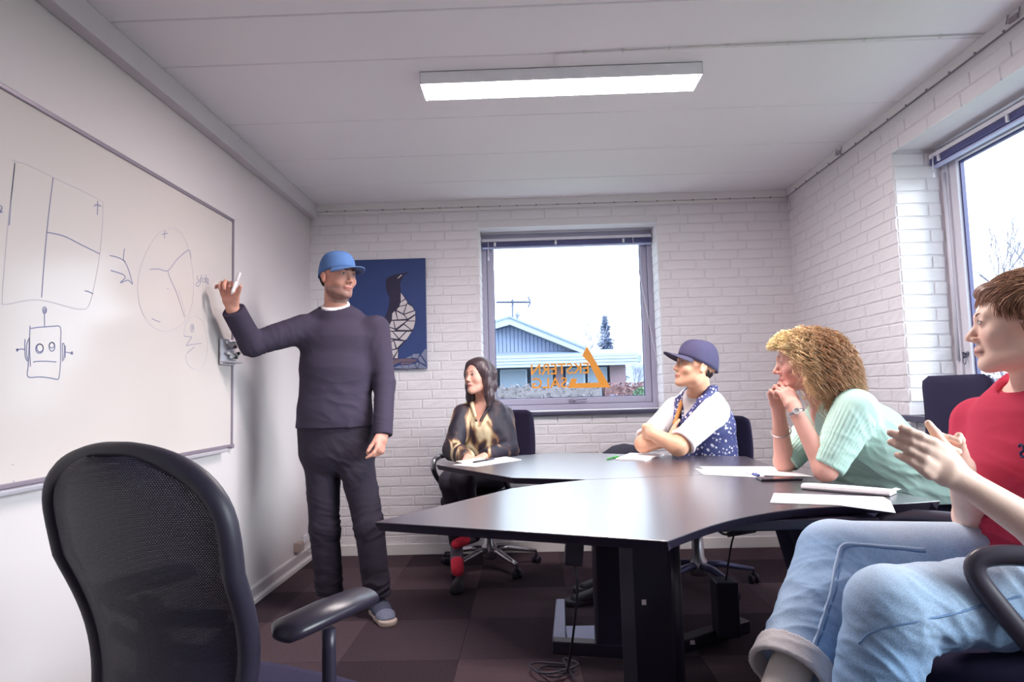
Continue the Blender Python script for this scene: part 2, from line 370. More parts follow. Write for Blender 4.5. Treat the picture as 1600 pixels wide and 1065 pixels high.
tag(cb.build('lamp_cable', M_trim, None, smooth=True), 'thin white cable clipped along the ceiling from the lamp to the right wall', 'cable')

# ================================================================ outside
b = MB(); b.span((-60, YB+1.2, -.4), (60, 90, -.3)); b.span((XR+1.2, -30, -.4), (60, YB+1.2, -.3))
struct(b.build('ground', mat('winter_grass', '#7f8a78', .95, var=.2, vs=3)))
HY = 26.0
house = thing('house', 'pale single-storey house with light gable boarding seen through the rear window', 'house', (-1.5, HY, -.3))
def H(px_pt): return (px_pt[0]+1.5, px_pt[1]-HY, px_pt[2]+.3)
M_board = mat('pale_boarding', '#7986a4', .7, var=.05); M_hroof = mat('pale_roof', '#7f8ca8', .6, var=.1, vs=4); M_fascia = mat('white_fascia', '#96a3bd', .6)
apex, rend, lend = H((-0.614,26.000,3.878)), H((2.355,26.000,2.575)), H((-8.2, HY, 1.85))
zf = rend[2]-.1
b = MB(); b.extrude([(lend[0], .1, .2), (rend[0]+1.2, .1, .2), (rend[0]+1.2, .1, zf-.1), (rend[0]-.1, .1, zf), apex[:1]+(.1,)+(apex[2]-.12,), (lend[0], .1, zf)], (0, .15, 0)); b.build('gable_wall', M_board, house)
x = lend[0]+.3
plank_me = None
while x < rend[0]-.15:
    t = (x-lend[0])/(apex[0]-lend[0]) if x < apex[0] else (rend[0]-x)/(rend[0]-apex[0])
    top = zf-.05+(apex[2]-.1-zf)*max(t, 0)
    if top > zf-.12 and x > -1.6: MB().span((x, .04, zf-.35), (x+.13, .1, top-.03)).build('board', M_board, house)
    x += .155
for a_, c_ in ((apex, rend), (apex, lend)):
    d = Vector(c_)-Vector(a_)
    b = MB(); b.extrude([Vector(a_)+Vector((0, -.45, .14)), Vector(c_)+Vector((0, -.45, .12)), Vector(c_)+Vector((0, -.45, -.12)), Vector(a_)+Vector((0, -.45, -.14))], (0, .1, 0)); b.build('bargeboard', M_fascia, house)
    b = MB(); b.extrude([Vector(a_)+Vector((0, -.5, .2)), Vector(c_)+Vector((0, -.5, .18)), Vector(c_)+Vector((0, -.5, .10)), Vector(a_)+Vector((0, -.5, .12))], (0, 7, 0)); b.build('roof', M_hroof, house)
# low front roof and fascia
fz0, fz1 = H((1.134,25.000,1.991))[2], H((1.148,25.000,2.452))[2]
b = MB(); b.extrude([(-3.5, -1.3, fz0+.12), (-3.5, -1.3, fz1-.1), (-3.5, .1, fz1+.25), (-3.5, .1, fz0+.1)], (9.6-.6+.3, 0, 0)); b.build('porch_roof', M_hroof, house)
for k in range(4): MB().span((-3.5, -1.36-.02*k, fz0+.03+k*.115), (5.75-.1, -1.3, fz0+.03+k*.115+.1)).build('fascia_board', M_fascia, house)
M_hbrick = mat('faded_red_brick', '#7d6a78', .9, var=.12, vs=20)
for xa, xb, m_ in ((-3, .3, M_hbrick), (2.6, 2.9, M_hbrick), (4.7, 5.3, M_hbrick)): MB().span((xa, -.5, 0), (xb, .1, fz0+.15)).build('wall_panel', m_, house)
for xa, xb in ((.45, 1.5), (1.65, 2.5), (3.0, 3.75), (3.85, 4.6)):
    w = MB().span((xa, -.38, .3), (xb, -.3, fz0+.0)).build('window', M_fascia, house)
    MB().span((xa+.07, -.4, .4), (xb-.07, -.37, fz0-.1)).build('pane', mat('dull_glass', '#76869f', .3), w)
b = MB(); t = H((-0.513,26.000,3.875)); m_ = H((-0.489,26.000,4.796)); b.tube([t, m_], .05, 6)
l_, r_ = H((-1.128,26.000,4.686)), H((0.220,26.000,4.647)); b.tube([l_, r_], .04, 6)
for k in range(14): x = l_[0]+(r_[0]-l_[0])*k/14; b.tube([(x, l_[1]-.28, l_[2]), (x, l_[1]+.28, l_[2])], .02, 5)
b.tube([r_, H((0.125,26.000,4.880))], .035, 5); b.tube([r_, H((0.112,26.000,4.445))], .035, 5)
q = H((-0.954,26.000,4.527)); b.tube([q, H((-0.216,26.000,4.506))], .015, 5)
b.build('antenna', mat('antenna_metal', '#5d6480', .5, .2), house)
b = MB(); b.tube([H((-0.313,26.000,3.742)), H((-0.302,26.000,4.150))], .06, 8); b.lathe([(.14, 0), (.02, .16)], H((-0.303,26.000,4.124)), 8); b.build('roof_vent', mat('vent_grey', '#7d86a2', .5), house)

# leafy things
def leafcloud(m, pts, size, R, squash=1):
    for p in pts:
        a = Vector((R.gauss(0, 1), R.gauss(0, 1), R.gauss(0, 1))).normalized(); c_ = a.orthogonal().normalized()*size*R.uniform(.6, 1.3); d = a.cross(c_).normalized()*size*R.uniform(.5, 1.1)
        p = Vector(p); m.add([p-c_, p-d, p+c_, p+d], [(0, 1, 2, 3)])
R = random.Random(11)
M_hedge = mat('winter_hedge', '#77727a', .95, var=.5, vs=9); M_hedge2 = mat('rust_hedge', '#7c5f64', .95, var=.5, vs=9)
for nm, mm, xa, xb, zt, lab in (('hedge', M_hedge, -3.5, 1.75, 1.30, 'bare grey-brown twiggy hedge under the house, left part'), ('hedge', M_hedge2, 1.85, 4.0, 1.26, 'rust-coloured hedge beyond the rear window, right of the orange sign')):
    t = thing(nm, lab, 'hedge', ((xa+xb)/2, 16.2, -.3)); ox = (xa+xb)/2
    MB().span((xa-ox, -.35, 0), (xb-ox, .35, zt+.3-.08)).build('branches', mm, t)
    m = MB(); leafcloud(m, [(R.uniform(xa-ox, xb-ox), R.choice([R.uniform(-.42, -.3), R.uniform(-.4, .4)]), R.uniform(.6, zt+.3)) for _ in range(2600)], .035, R); m.build('leaves', mm, t, kind='stuff')
t = thing('round_bush', 'small round green bush in front of the rust-coloured hedge', 'bush', (2.62, 15.2, -.3))
m = MB(); pts = []
for _ in range(1500):
    v = Vector((R.gauss(0, 1), R.gauss(0, 1), R.gauss(0, 1))).normalized()*R.uniform(.17, .22); pts.append((v.x, v.y, 1.22+v.z))
leafcloud(m, pts, .025, R); m.build('leaves', mat('bush_green', '#6c876f', .9, var=.3), t, kind='stuff')
MB().lathe([(.02, 0), (.03, .8), (.12, 1.08), (.18, 1.2), (.15, 1.32), (.03, 1.4)], (0, 0, 0), 10).build('branches', mat('bush_dark', '#6b7d72', .9), t)
t = thing('round_bush', 'low grey-blue bush at the foot of the window view, below the orange triangle', 'bush', (1.95, 15.0, -.3))
m = MB(); pts = []
for _ in range(900):
    v = Vector((R.gauss(0, 1), R.gauss(0, 1), R.gauss(0, 1))).normalized()*R.uniform(.2, .26); pts.append((v.x, v.y, 1.08+v.z*.8))
leafcloud(m, pts, .03, R); m.build('leaves', mat('bush_grey', '#77778e', .9, var=.3), t, kind='stuff')
MB().lathe([(.02, 0), (.03, .7), (.14, .9), (.2, 1.08), (.1, 1.2)], (0, 0, 0), 10).build('branches', mat('bush_dark2', '#666a7c', .9), t)
# conifer
def conifer(x, y, h_, w, label, col, seed, z0=.0):
    R = random.Random(seed); t = thing('conifer', label, 'tree', (x, y, -.3))
    MB().tube([(0, 0, 0), (.05, 0, h_*.5), (0, 0, h_)], [.16, .09, .02], 8).build('trunk', mat('trunk_'+str(seed), '#5d6480', .9), t)
    m = MB(); n = 26
    for k in range(n):
        z = z0+(h_-z0)*k/n; r = w*(1-(k/n)**.9)*R.uniform(.6, 1.2)+.06
        for q in range(13):
            a = R.uniform(0, 2*PI); L = r*R.uniform(.6, 1.1); e = (L*math.cos(a), L*math.sin(a), z-L*.18+.05)
            m.tube([(0, 0, z), (e[0]*.6, e[1]*.6, z+.02), e], [.03, .07, .01], 4)
            leafcloud(m, [(e[0]*s_+R.uniform(-.1, .1), e[1]*s_+R.uniform(-.1, .1), z-L*.18*s_+R.uniform(-.12, .06)) for s_ in [R.uniform(.2, 1) for _ in range(14)]], .03+.05*r/w, R)
    m.build('foliage', mat('foliage_'+str(seed), col, .95, var=.4, vs=3), t, kind='stuff')
conifer(*(4.088,34.000,2.703)[:2], 5.3, 1.35, 'tall dark blue-green fir rising behind the house', '#4b5878', 4, 1.0)
conifer(*(3.976,29.000,1.333)[:2], 2.25, .62, 'short dark conifer at the right end of the house', '#69768c', 5, .2)
# bare trees
def bare(x, y, h_, label, seed, col='#8d92a8', r=.05, spread=.5, depth=6, zb=-.3):
    R = random.Random(seed); t = thing('bare_tree', label, 'tree', (x, y, zb)); m = MB()
    tr = MB(); tr.tube([(0, 0, 0), (.03, 0, h_*.22), (0, 0, h_*.36)], [r*1.3, r, r*.8], 7); tr.build('trunk', mat('bark_'+str(seed), col, .9), t)
    def grow(p, d, L, rr, k):
        e = p+d*L; mid = p+d*L*.5+Vector((R.uniform(-.05, .05), R.uniform(-.05, .05), R.uniform(-.02, .05)))*L
        m.tube([p, mid, e], [rr, rr*.8, rr*.6], 4, cap=False)
        if k:
            for _ in range(R.choice([2, 3, 3])):
                nd = (d+Vector((R.uniform(-1, 1), R.uniform(-1, 1), R.uniform(-.25, .8)))*spread).normalized(); grow(p+d*L*R.uniform(.5, 1), nd, L*R.uniform(.55, .82), rr*.62, k-1)
    for _ in range(4): grow(Vector((0, 0, h_*R.uniform(.2, .36))), Vector((R.uniform(-.5, .5), R.uniform(-.5, .5), 1)).normalized(), h_*.26, r*.6, depth-1)
    m.build('branches', bpy.data.materials['bark_'+str(seed)], t)
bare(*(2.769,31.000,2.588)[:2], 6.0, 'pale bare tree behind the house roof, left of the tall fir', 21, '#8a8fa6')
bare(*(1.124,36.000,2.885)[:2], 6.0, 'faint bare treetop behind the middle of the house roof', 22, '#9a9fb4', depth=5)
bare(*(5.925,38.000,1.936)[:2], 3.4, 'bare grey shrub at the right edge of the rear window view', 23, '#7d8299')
bare(5.25, 7.3, 3.6, 'bare thin tree outside the side window', 24, '#6d6878', .034, .45)
t = thing('garden_shed', 'small white lean-to roof beside the low conifer', 'shed', (3.520,27.000,1.322))
MB().extrude([(-.38, 0, .42), (.0, 0, .58), (.5, 0, .42), (.46, 0, .34), (0, 0, .48), (-.34, 0, .34)], (0, 1, 0)).build('roof', M_fascia, t)
MB().span((-.36, .05, -1.3), (-.3, .9, .36)).build('wall', M_board, t)
t = thing('distant_house', 'grey roof of a distant house at the right edge of the rear window', 'house', (7.3, 44, -.3))
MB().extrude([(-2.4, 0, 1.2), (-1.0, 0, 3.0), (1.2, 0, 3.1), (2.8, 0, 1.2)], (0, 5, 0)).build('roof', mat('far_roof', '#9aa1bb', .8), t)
MB().span((-2.2, .2, 0), (2.6, 4.5, 1.2)).build('wall', M_board, t)
t = thing('hedge', 'low frosty hedge outside the side window', 'hedge', (7.2, 8.6, -.3))
MB().span((-2.6, -.3, 0), (2.6, .3, 1.42)).build('branches', M_hedge, t)
m = MB(); leafcloud(m, [(R.uniform(-2.6, 2.6), R.uniform(-.42, .3), R.uniform(.7, 1.55)) for _ in range(2500)], .03, R); m.build('leaves', M_hedge, t, kind='stuff')

# ---------------------------------------------------------------- lettering on the rear pane (reads from outside)
M_orange = mat('orange_vinyl', '#f2a23a', .5, var=.0)
let = thing('window_lettering', 'orange vinyl triangle and EKSTERN SALG lettering stuck to the rear window', 'lettering', (.33, yf+.030, 1.12))
def txt(body, name, xc, zc, wid, hei):
    cu = bpy.data.curves.new(name, 'FONT'); cu.body = body; cu.size = 1; cu.offset = .012; cu.resolution_u = 4
    o = bpy.data.objects.new('tmp', cu); C.objects.link(o); bpy.context.view_layer.update()
    me = bpy.data.meshes.new_from_object(o.evaluated_get(bpy.context.evaluated_depsgraph_get())); bpy.data.objects.remove(o)
    n = len(me.vertices); co = np.empty(n*3); me.vertices.foreach_get('co', co); co = co.reshape(-1, 3)
    lo, hi = co.min(0), co.max(0); x = (co[:, 0]-lo[0])/(hi[0]-lo[0])-.5; z = (co[:, 1]-lo[1])/(hi[1]-lo[1])-.5
    out = np.c_[-x*wid+xc, np.zeros(n), z*hei+zc]
    b = MB(); b.add(out, [tuple(p.vertices)[::1] for p in me.polygons]); bpy.data.meshes.remove(me)
    o = b.build(name, M_orange, let); sm = o.modifiers.new('solid', 'SOLIDIFY'); sm.thickness = .0006; return o
txt('EKSTERN', 'word', .245-.33, 1.267-1.12, .43, .082)
txt('SALG', 'word', .165-.33, 1.165-1.12, .26, .078)
b = MB(); P3 = [(0.450,4.900,1.432), (0.614,4.900,1.120), (0.298,4.900,1.123), (0.329,4.900,1.193), (0.371,4.900,1.192), (0.356,4.900,1.159), (0.540,4.900,1.159), (0.447,4.900,1.337), (0.432,4.900,1.323), (0.420,4.900,1.367)]
P3 = [(0.450,4.900,1.432), (0.614,4.900,1.120), (0.298,4.900,1.123), (0.329,4.900,1.193), (0.371,4.900,1.192), (0.356,4.900,1.157), (0.531,4.900,1.157), (0.460,4.900,1.308), (0.433,4.900,1.338), (0.415,4.900,1.362)]
b.extrude([(p[0]-.33, 0, p[2]-1.12) for p in P3], (0, .0006, 0)); b.build('triangle_logo', M_orange, let)

# ================================================================ whiteboard
M_alu = mat('whiteboard_frame', '#9a8f9c', .35, .5); M_board_w = mat('whiteboard_enamel', '#cbc2bf', .16, var=.01, vs=2, spec=.5)
wb = thing('whiteboard', 'large white dry-erase board covered in marker sketches on the left wall', 'whiteboard', (XL, 2.187, .86))
BY0, BY1, BZ0, BZ1 = 1.0, 3.387, .862, 2.05
def wl(p): return (p[0]-XL, p[1]-2.187, p[2]-.86)
MB().span(wl((XL, BY0, BZ0)), wl((XL+.014, BY1, BZ1))).build('writing_surface', M_board_w, wb)
for p, q in (((XL, BY0, BZ1-.016), (XL+.022, BY1, BZ1)), ((XL, BY0, BZ0), (XL+.022, BY1, BZ0+.014)), ((XL, BY1-.014, BZ0), (XL+.022, BY1, BZ1)), ((XL, BY0, BZ0), (XL+.022, BY0+.014, BZ1))):
    MB().span(wl(p), wl(q)).build('frame_rail', M_alu, wb, bev=.003)
MB().span(wl((XL, BY0, BZ0-.016)), wl((XL+.05, BY1-.1, BZ0-.001))).build('pen_tray', mat('tray_alu', '#c9c5cf', .3, .4), wb, bev=.003)
MB().box(wl((XL+.012, BY1-.006, BZ0+.003)), (.026, .03, .024)).build('corner_cap', M_alu, wb, bev=.004)
M_ink = mat('grey_blue_ink', '#6a6e92', .6, var=.0); M_ink2 = mat('faint_ink', '#b3aab4', .6, var=.0)
XS = XL+.0142
def z2(x, y): return (x*.3568, 120+y*.3568)
def z3(x, y): return (x*.3287, 430+y*.3287)
_c = Vector((0, 0, CAM_H))
def on_board(px, py):                       # the board's own plane
    d = fw+rt*((px-800)/1030)+up*((532.5-py)/1030); p = _c+d*(XS/d.x); return Vector((0, p.y, p.z))
def sketch(strokes, w=.0022, m=None, smooth=True):
    b = MB()
    for fn, pts in strokes:
        P = [on_board(*fn(*q)) for q in pts]
        if len(P) > 2 and smooth: P = smoothpath(P, 4)
        L, Rr = [], []
        for i, p in enumerate(P):
            t = (P[min(i+1, len(P)-1)]-P[max(i-1, 0)]); t.normalize(); n = Vector((0, -t.z, t.y))*w*.8; L.append(p+n); Rr.append(p-n)
        for i in range(len(P)-1):
            q = [L[i], L[i+1], Rr[i+1], Rr[i]]; base = [(XS-XL, v.y-2.187, v.z-.86) for v in q]
            b.add(base+[(x+.0004, y, z) for x, y, z in base], [(4, 5, 6, 7), (0, 1, 5, 4), (2, 3, 7, 6)])
    return b.build('marker_drawing', m or M_ink, wb, kind='stuff')
def circ(cx, cy, rx, ry, n=14, a0=0): return [(cx+rx*math.cos(a0+2*PI*k/n), cy+ry*math.sin(a0+2*PI*k/n)) for k in range(n+1)]
sketch([(z2, [(55, 363), (65, 370), (105, 380), (170, 408), (233, 440), (330, 485), (440, 540), (450, 558), (449, 640), (437, 775), (420, 880), (405, 950), (385, 1008), (345, 1017), (290, 1005), (220, 985), (150, 975), (80, 985), (20, 996), (10, 970), (22, 800), (40, 600), (58, 450), (65, 378)])], .0016, M_ink2)
sketch([(z2, [(233, 440), (218, 560), (205, 680), (192, 830), (182, 966)]), (z2, [(205, 680), (280, 697), (360, 737), (437, 775)]), (z2, [(428, 542), (426, 605)]), (z2, [(412, 568), (420, 560), (443, 566)]), (z2, [(370, 937), (385, 939), (408, 950)]), (z2, [(0, 563), (9, 572), (0, 595)]), (z2, [(0, 590), (12, 592)]), (z2, [(65, 378), (50, 520), (40, 650)])])
sketch([(z2, [(480, 782), (515, 790), (545, 808), (565, 850), (580, 905)]), (z2, [(545, 752), (540, 800), (549, 808)]), (z2, [(484, 847), (515, 856), (540, 866), (548, 880), (526, 902), (560, 890), (580, 908)])])
el = [(740, 662), (785, 675), (822, 740), (842, 840), (848, 930), (840, 1000), (822, 1050)]
sketch([(z2, el), (z2, [(740, 662), (690, 690), (645, 760), (612, 850), (602, 930), (612, 1000), (632, 1050)]), (z3, [(656, 90), (668, 150), (705, 225), (755, 260), (800, 265), (850, 245), (882, 205), (862, 110), (845, 70)])], .0014, M_ink2)
sketch([(z2, [(656, 843), (695, 841), (736, 848), (775, 800), (828, 758), (836, 800)]), (z2, [(736, 848), (742, 875), (775, 950), (808, 1050)]), (z2, [(722, 672), (720, 708)]), (z2, [(708, 690), (735, 684)]), (z2, [(733, 925), (737, 930)]), (z3, [(722, 205), (740, 214), (762, 222)])], .0017)
sketch([(z2, [(862, 870), (866, 890), (878, 885), (882, 866)]), (z2, [(882, 866), (878, 900), (866, 918), (858, 905), (880, 893)]), (z2, circ(892, 890, 6, 9, 10)), (z2, [(903, 866), (901, 900), (908, 896)]), (z2, [(908, 896), (900, 880), (912, 885)]), (z2, [(906, 885), (914, 888), (907, 905), (916, 903)])], .0015)
sketch([(z3, [(145, 253), (180, 247), (210, 245), (250, 242), (287, 247), (288, 320), (288, 400), (285, 450), (280, 485), (272, 494), (240, 488), (190, 482), (133, 482), (134, 430), (138, 350), (143, 240)]), (z3, [(212, 243), (211, 178)]), (z3, circ(212, 165, 9, 15)), (z3, circ(213, 167, 4, 7, 8)),
        (z3, circ(188, 348, 18, 22)), (z3, circ(190, 345, 15, 19, 10, 1)), (z3, circ(247, 339, 14, 21)), (z3, circ(246, 332, 12, 13, 10)), (z3, [(157, 413), (175, 409), (220, 408), (268, 411)]),
        (z3, [(119, 303), (118, 350), (121, 390), (131, 408)]), (z3, [(138, 299), (127, 330), (127, 380), (137, 408)]), (z3, [(140, 298), (141, 360), (145, 433)]), (z3, [(78, 354), (100, 350), (118, 352)]), (z3, circ(82, 355, 4, 5, 8)),
        (z3, [(296, 322), (297, 410)]), (z3, [(303, 322), (306, 345), (303, 405)]), (z3, [(311, 333), (310, 392)]), (z3, [(297, 325), (303, 322)]), (z3, [(312, 365), (343, 369)]), (z3, circ(342, 369, 4, 6, 8))], .002)
sketch([(z3, [(875, 288), (880, 238), (903, 201), (930, 196), (962, 218), (980, 280), (986, 350), (975, 410), (950, 445), (925, 447), (895, 425), (882, 385), (890, 370)])], .0012, M_ink2)
sketch([(z3, [(872, 288), (912, 293)]), (z3, [(912, 293), (885, 334)]), (z3, [(885, 334), (920, 328), (958, 323)]), (z3, circ(914, 251, 8, 18, 12)), (z3, circ(915, 250, 3, 8, 8)), (z3, [(890, 370), (925, 340)]), (z3, [(57, 901), (63, 898)]), (z3, [(64, 975), (68, 984), (74, 987)])], .0015)
# marker holder clipped on the board edge
mh = thing('marker_holder', 'small white marker holder fixed at the right edge of the whiteboard', 'holder', (XL+.022, 3.3, 1.285))
MB().box((.006, 0, .058), (.012, .15, .13)).build('back_plate', M_framew, mh, bev=.003)
mcr = mat('cradle_plastic', '#b5aeb6', .5); MB().box((.028, 0, .006), (.05, .15, .008)).build('shelf', mcr, mh, bev=.002)
for k in range(4): MB().box((.03, 0, .014+k*.031), (.04, .012, .006)).build('holder_clip', mcr, mh, bev=.002)
for k, (z_, col, y_, lab) in enumerate(((.105, '#7c4a52', -.02, 'white board marker with a dark brown cap, topmost in the holder'), (.088, '#a8203a', .03, 'white board marker with a red cap in the wall holder'), (.052, '#4a6a60', -.01, 'white board marker with a dark green cap in the wall holder'), (.03, '#23242c', .02, 'white board marker with a black cap, lowest in the holder'))):
    mk = thing('board_marker', lab, 'marker', (XL+.022+.035, 3.3+y_-.05, 1.285+z_), 0, 'markers in the holder on the whiteboard')
    Ry = Matrix(((1, 0, 0), (0, .25, .97), (0, -.97, .25))) if k % 2 else Matrix(((1, 0, 0), (0, -.2, .98), (0, -.98, -.2)))
    MB().lathe([(.006, 0), (.0085, .006), (.0085, .075), (.006, .08)], (0, 0, 0), 10, Ry).build('barrel', mat('marker_white', '#e6e3e6', .3), mk, smooth=True)
    MB().lathe([(.0092, .068), (.0092, .1), (.007, .106)], (0, 0, 0), 10, Ry).build('cap', mat('marker_cap%d' % k, col, .35), mk, smooth=True)
# socket box on the duct by the corner
sk = thing('junction_box', 'small beige cable box on the left wall above the skirting near the corner', 'box', (XL, 4.36, .1))
MB().box((.022, 0, .035), (.044, .075, .06)).build('box_body', mat('beige_plastic', '#a8958f', .5), sk, bev=.005)
b = MB(); b.tube(smoothpath([(.03, .04, .02), (.05, .1, .0), (.03, .15, -.03), (.06, .2, -.02), (.03, .22, .03)], 5), .0035, 6); b.build('cord', M_trim, sk, smooth=True)
sk2 = thing('wall_socket', 'white wall socket low in the left rear corner', 'socket', (XL, 4.53, .13))
MB().box((.008, 0, .02), (.016, .07, .05)).build('socket_plate', M_framew, sk2, bev=.004)

# ================================================================ bird painting on the rear wall
pz = thing('painting', 'blue canvas with a dark-headed white mosaic bird on the rear brick wall', 'painting', (-.97, YB-.008, 1.285))
PY = YB-.036
MB().span((-1.25+.97, PY+.0-YB+.008, 0), (-.703+.97, .0, .787)).build('canvas', mat('deep_blue_canvas', '#2b3f74', .6, var=.12, vs=5), pz, bev=.002)
def z8(x, y):
    px, py = 540+x*.18777, 390+y*.18777
    d = fw+rt*((px-800)/1030)+up*((532.5-py)/1030); p = _c+d*(PY/d.y); return (p.x+.97, PY-YB+.008, p.z-1.285)
def piece(name, pts, m, th=.003, sink=0): MB().extrude([z8(*p) for p in pts], (0, -th, 0)).build(name, m, pz)
M_bd = mat('bird_dark', '#2a2440', .6, var=.2, vs=30); M_bw = mat('bird_white', '#cdc4c8', .6, var=.06, vs=30); M_rk = mat('rock_grey', '#7b7f98', .7, var=.2, vs=20); M_rb = mat('rock_brown', '#6d5a68', .7, var=.2, vs=20)
piece('bird_shape', [(335, 255), (345, 238), (370, 222), (405, 208), (440, 200), (530, 188), (520, 198), (490, 210), (473, 240), (460, 262), (452, 280), (455, 310), (460, 355), (500, 400), (520, 440), (560, 468), (581, 525), (583, 595), (562, 668), (510, 745), (443, 822), (436, 906), (392, 908), (375, 870), (366, 830), (350, 760), (338, 700), (322, 640), (328, 560), (350, 510), (362, 450), (366, 400), (352, 365), (337, 320)], M_bd, .002)
W_ = [[(460, 358), (495, 405), (460, 432)], [(458, 440), (500, 414), (514, 438), (503, 457), (450, 468)], [(425, 500), (448, 475), (503, 465), (478, 530)], [(515, 450), (555, 475), (570, 503), (487, 533)], [(387, 583), (390, 530), (410, 510), (430, 580)], [(422, 512), (480, 542), (510, 574), (437, 580)], [(490, 541), (578, 510), (580, 533), (518, 573)], [(362, 640), (383, 593), (398, 592), (408, 653)], [(404, 592), (508, 590), (418, 656)], [(522, 588), (580, 547), (580, 590)], [(490, 616), (517, 595), (580, 597), (565, 653), (552, 666)], [(432, 666), (486, 624), (543, 668)], [(344, 672), (354, 645), (410, 664), (408, 674)], [(347, 732), (343, 682), (388, 682), (438, 742)], [(397, 682), (498, 681), (446, 736)], [(452, 743), (508, 683), (550, 681), (510, 742), (492, 753)], [(352, 742), (398, 750), (357, 778)], [(407, 755), (483, 762), (427, 818)], [(370, 830), (362, 786), (400, 759), (416, 822)], [(374, 840), (438, 828), (402, 886)], [(394, 900), (377, 848), (398, 892)], [(406, 902), (438, 842), (434, 902)]]
for w in W_: piece('mosaic_piece', w, M_bw, .0045)
piece('beak_stripe', [(430, 240), (462, 208), (471, 212), (440, 238)], M_bw, .004)
for w in ([(392, 912), (500, 905), (600, 912), (585, 930), (470, 930), (400, 960), (392, 955)], [(455, 955), (470, 934), (575, 935), (530, 950)]): piece('brown_rock', w, M_rb, .004)
for w in ([(395, 985), (450, 962), (490, 990)], [(460, 962), (530, 958), (520, 990), (495, 990)], [(535, 955), (575, 950), (590, 985), (525, 990)], [(580, 950), (598, 935), (612, 945), (600, 985)], [(602, 905), (622, 880), (675, 960), (620, 935)], [(618, 945), (672, 975), (670, 988), (606, 988)], [(552, 895), (560, 868), (615, 865), (600, 905)], [(628, 872), (662, 825), (677, 828), (677, 940)], [(500, 900), (550, 880), (545, 905)]): piece('grey_rock', w, M_rk, .004)

# ================================================================ conference tables
TZ = .745
M_top = mat('black_table_top', '#453c47', .38, var=.15, vs=7, bump=.03, bs=25, spec=.8, coat=.9, coatr=.24)
M_edge = mat('table_edge_black', '#241d30', .45, var=.05); M_leg = mat('table_leg_black', '#221b2e', .4, var=.05); M_leg_lit = mat('table_leg_lit_face', '#4b4552', .4)
def tabletop(t, poly, name='tabletop', th=.026):
    o = t.location; P = [(x-o.x, y-o.y) for x, y in poly]; n = len(P)
    cx, cy = sum(p[0] for p in P)/n, sum(p[1] for p in P)/n
    b = MB(); b.prism(P, TZ-.0035-o.z, TZ-o.z); top = b.build(name, M_top, t, bev=.0015)
    b = MB(); ins = .012
    Q = []
    for i in range(n):
        a, c_ = Vector(P[i-1]), Vector(P[(i+1) % n]); d = (c_-a).normalized(); nn = Vector((d.y, -d.x))
        if nn.dot(Vector(P[i])-Vector((cx, cy))) > 0: nn = -nn
        Q.append((P[i][0]+nn.x*ins, P[i][1]+nn.y*ins))
    v = [(x, y, TZ-.0035-o.z) for x, y in P]+[(x, y, TZ-th-o.z) for x, y in Q]
    b.add(v, [tuple(range(n))[::-1], tuple(range(n, 2*n))]+[(i, (i+1) % n, n+(i+1) % n, n+i) for i in range(n)]); b.build('edge_band', M_edge, t)
curve = [tuple(p)[:2] for p in smoothpath([(.319, 1.588, 0), (.464, 1.752, 0), (.60, 1.868, 0), (.758, 1.955, 0), (.92, 1.99, 0), (1.06, 2.0, 0), (1.228, 2.038, 0)], 4)]
near = [(-.445, 1.903)]+curve+[(1.193, 2.221), (1.13, 2.52), (1.085, 2.745), (.716, 2.755), (.229, 2.692), (.06, 2.60), (-.07, 2.50)]
ta = thing('conference_table', 'black angular conference table section nearest the camera with a concave front edge', 'table', (.45, 2.2, 0), 0, 'two conference table sections')
tabletop(ta, near)
far = [(-.477, 3.40), (-.075, 2.806), (.229, 2.697), (.716, 2.760), (1.085, 2.750), (1.083, 3.017), (1.109, 3.44), (.85, 3.55), (.611, 3.66), (.148, 3.93)]
tb = thing('conference_table', 'black conference table section at the far side, joined behind the nearest one', 'table', (.45, 3.2, 0), 0, 'two conference table sections')
tabletop(tb, far)
def col(t, x, y, w, d, z0, z1, m=M_leg, name='leg', bev=.012):
    o = t.location; return MB().span((x-w/2-o.x, y-d/2-o.y, z0), (x+w/2-o.x, y+d/2-o.y, z1)).build(name, m, t, bev=bev)
# near section: wide column with a rounded right side and a strip painted lighter as its lit left face
c1 = col(ta, .365, 2.2, .15, .12, 0, TZ-.03); MB().span((.275-.45, -.062, .0), (.318-.45, -.058, TZ-.03)).build('lit_face_strip', M_leg_lit, ta, bev=.001)
MB().lathe([(.055, 0), (.055, TZ-.03)], (.425-.45, 0, 0), 20).build('leg', M_leg, ta, smooth=True)
MB().span((-.19, -.45, 0), (-.0, .25, .05)).build('foot_bar', M_leg, ta, bev=.006)
MB().span((-.30, -.25, TZ-.06), (.55, .35, TZ-.028)).build('support_frame', M_leg, ta, bev=.004)
# far section: flat column and low foot frame
col(tb, .325, 2.88, .135, .09, .02, TZ-.03)
b = MB(); b.extrude([(.075-.45, -.30, 0), (.135-.45, -.30, 0), (.16-.45, .25, 0), (.115-.45, .25, 0)], (0, 0, .05)); b.build('foot_bar', mat('foot_metal_reflection', '#8f93b4', .35, .3), tb, bev=.004)  # pale blue colour stands in for the reflection on the bar's top
b = MB(); b.extrude([(.075-.45, -.33, 0), (.56-.45, -.43, 0), (.58-.45, -.37, 0), (.08-.45, -.27, 0)], (0, 0, .052)); b.build('foot_bar', M_leg, tb, bev=.004)
MB().span((.14-.45, -.31, .02), (.30-.45, -.14, .05)).build('base_plate', mat('plate_metal_reflection', '#8a8eb4', .35, .3), tb, bev=.002)  # light reflected by the plate's top is put into its colour
b = MB(); b.extrude([(.52-.45, -.42, 0), (.97-.45, -.13, 0), (.94-.45, -.07, 0), (.50-.45, -.36, 0)], (0, 0, .055)); b.build('foot_bar', M_leg, tb, bev=.005)
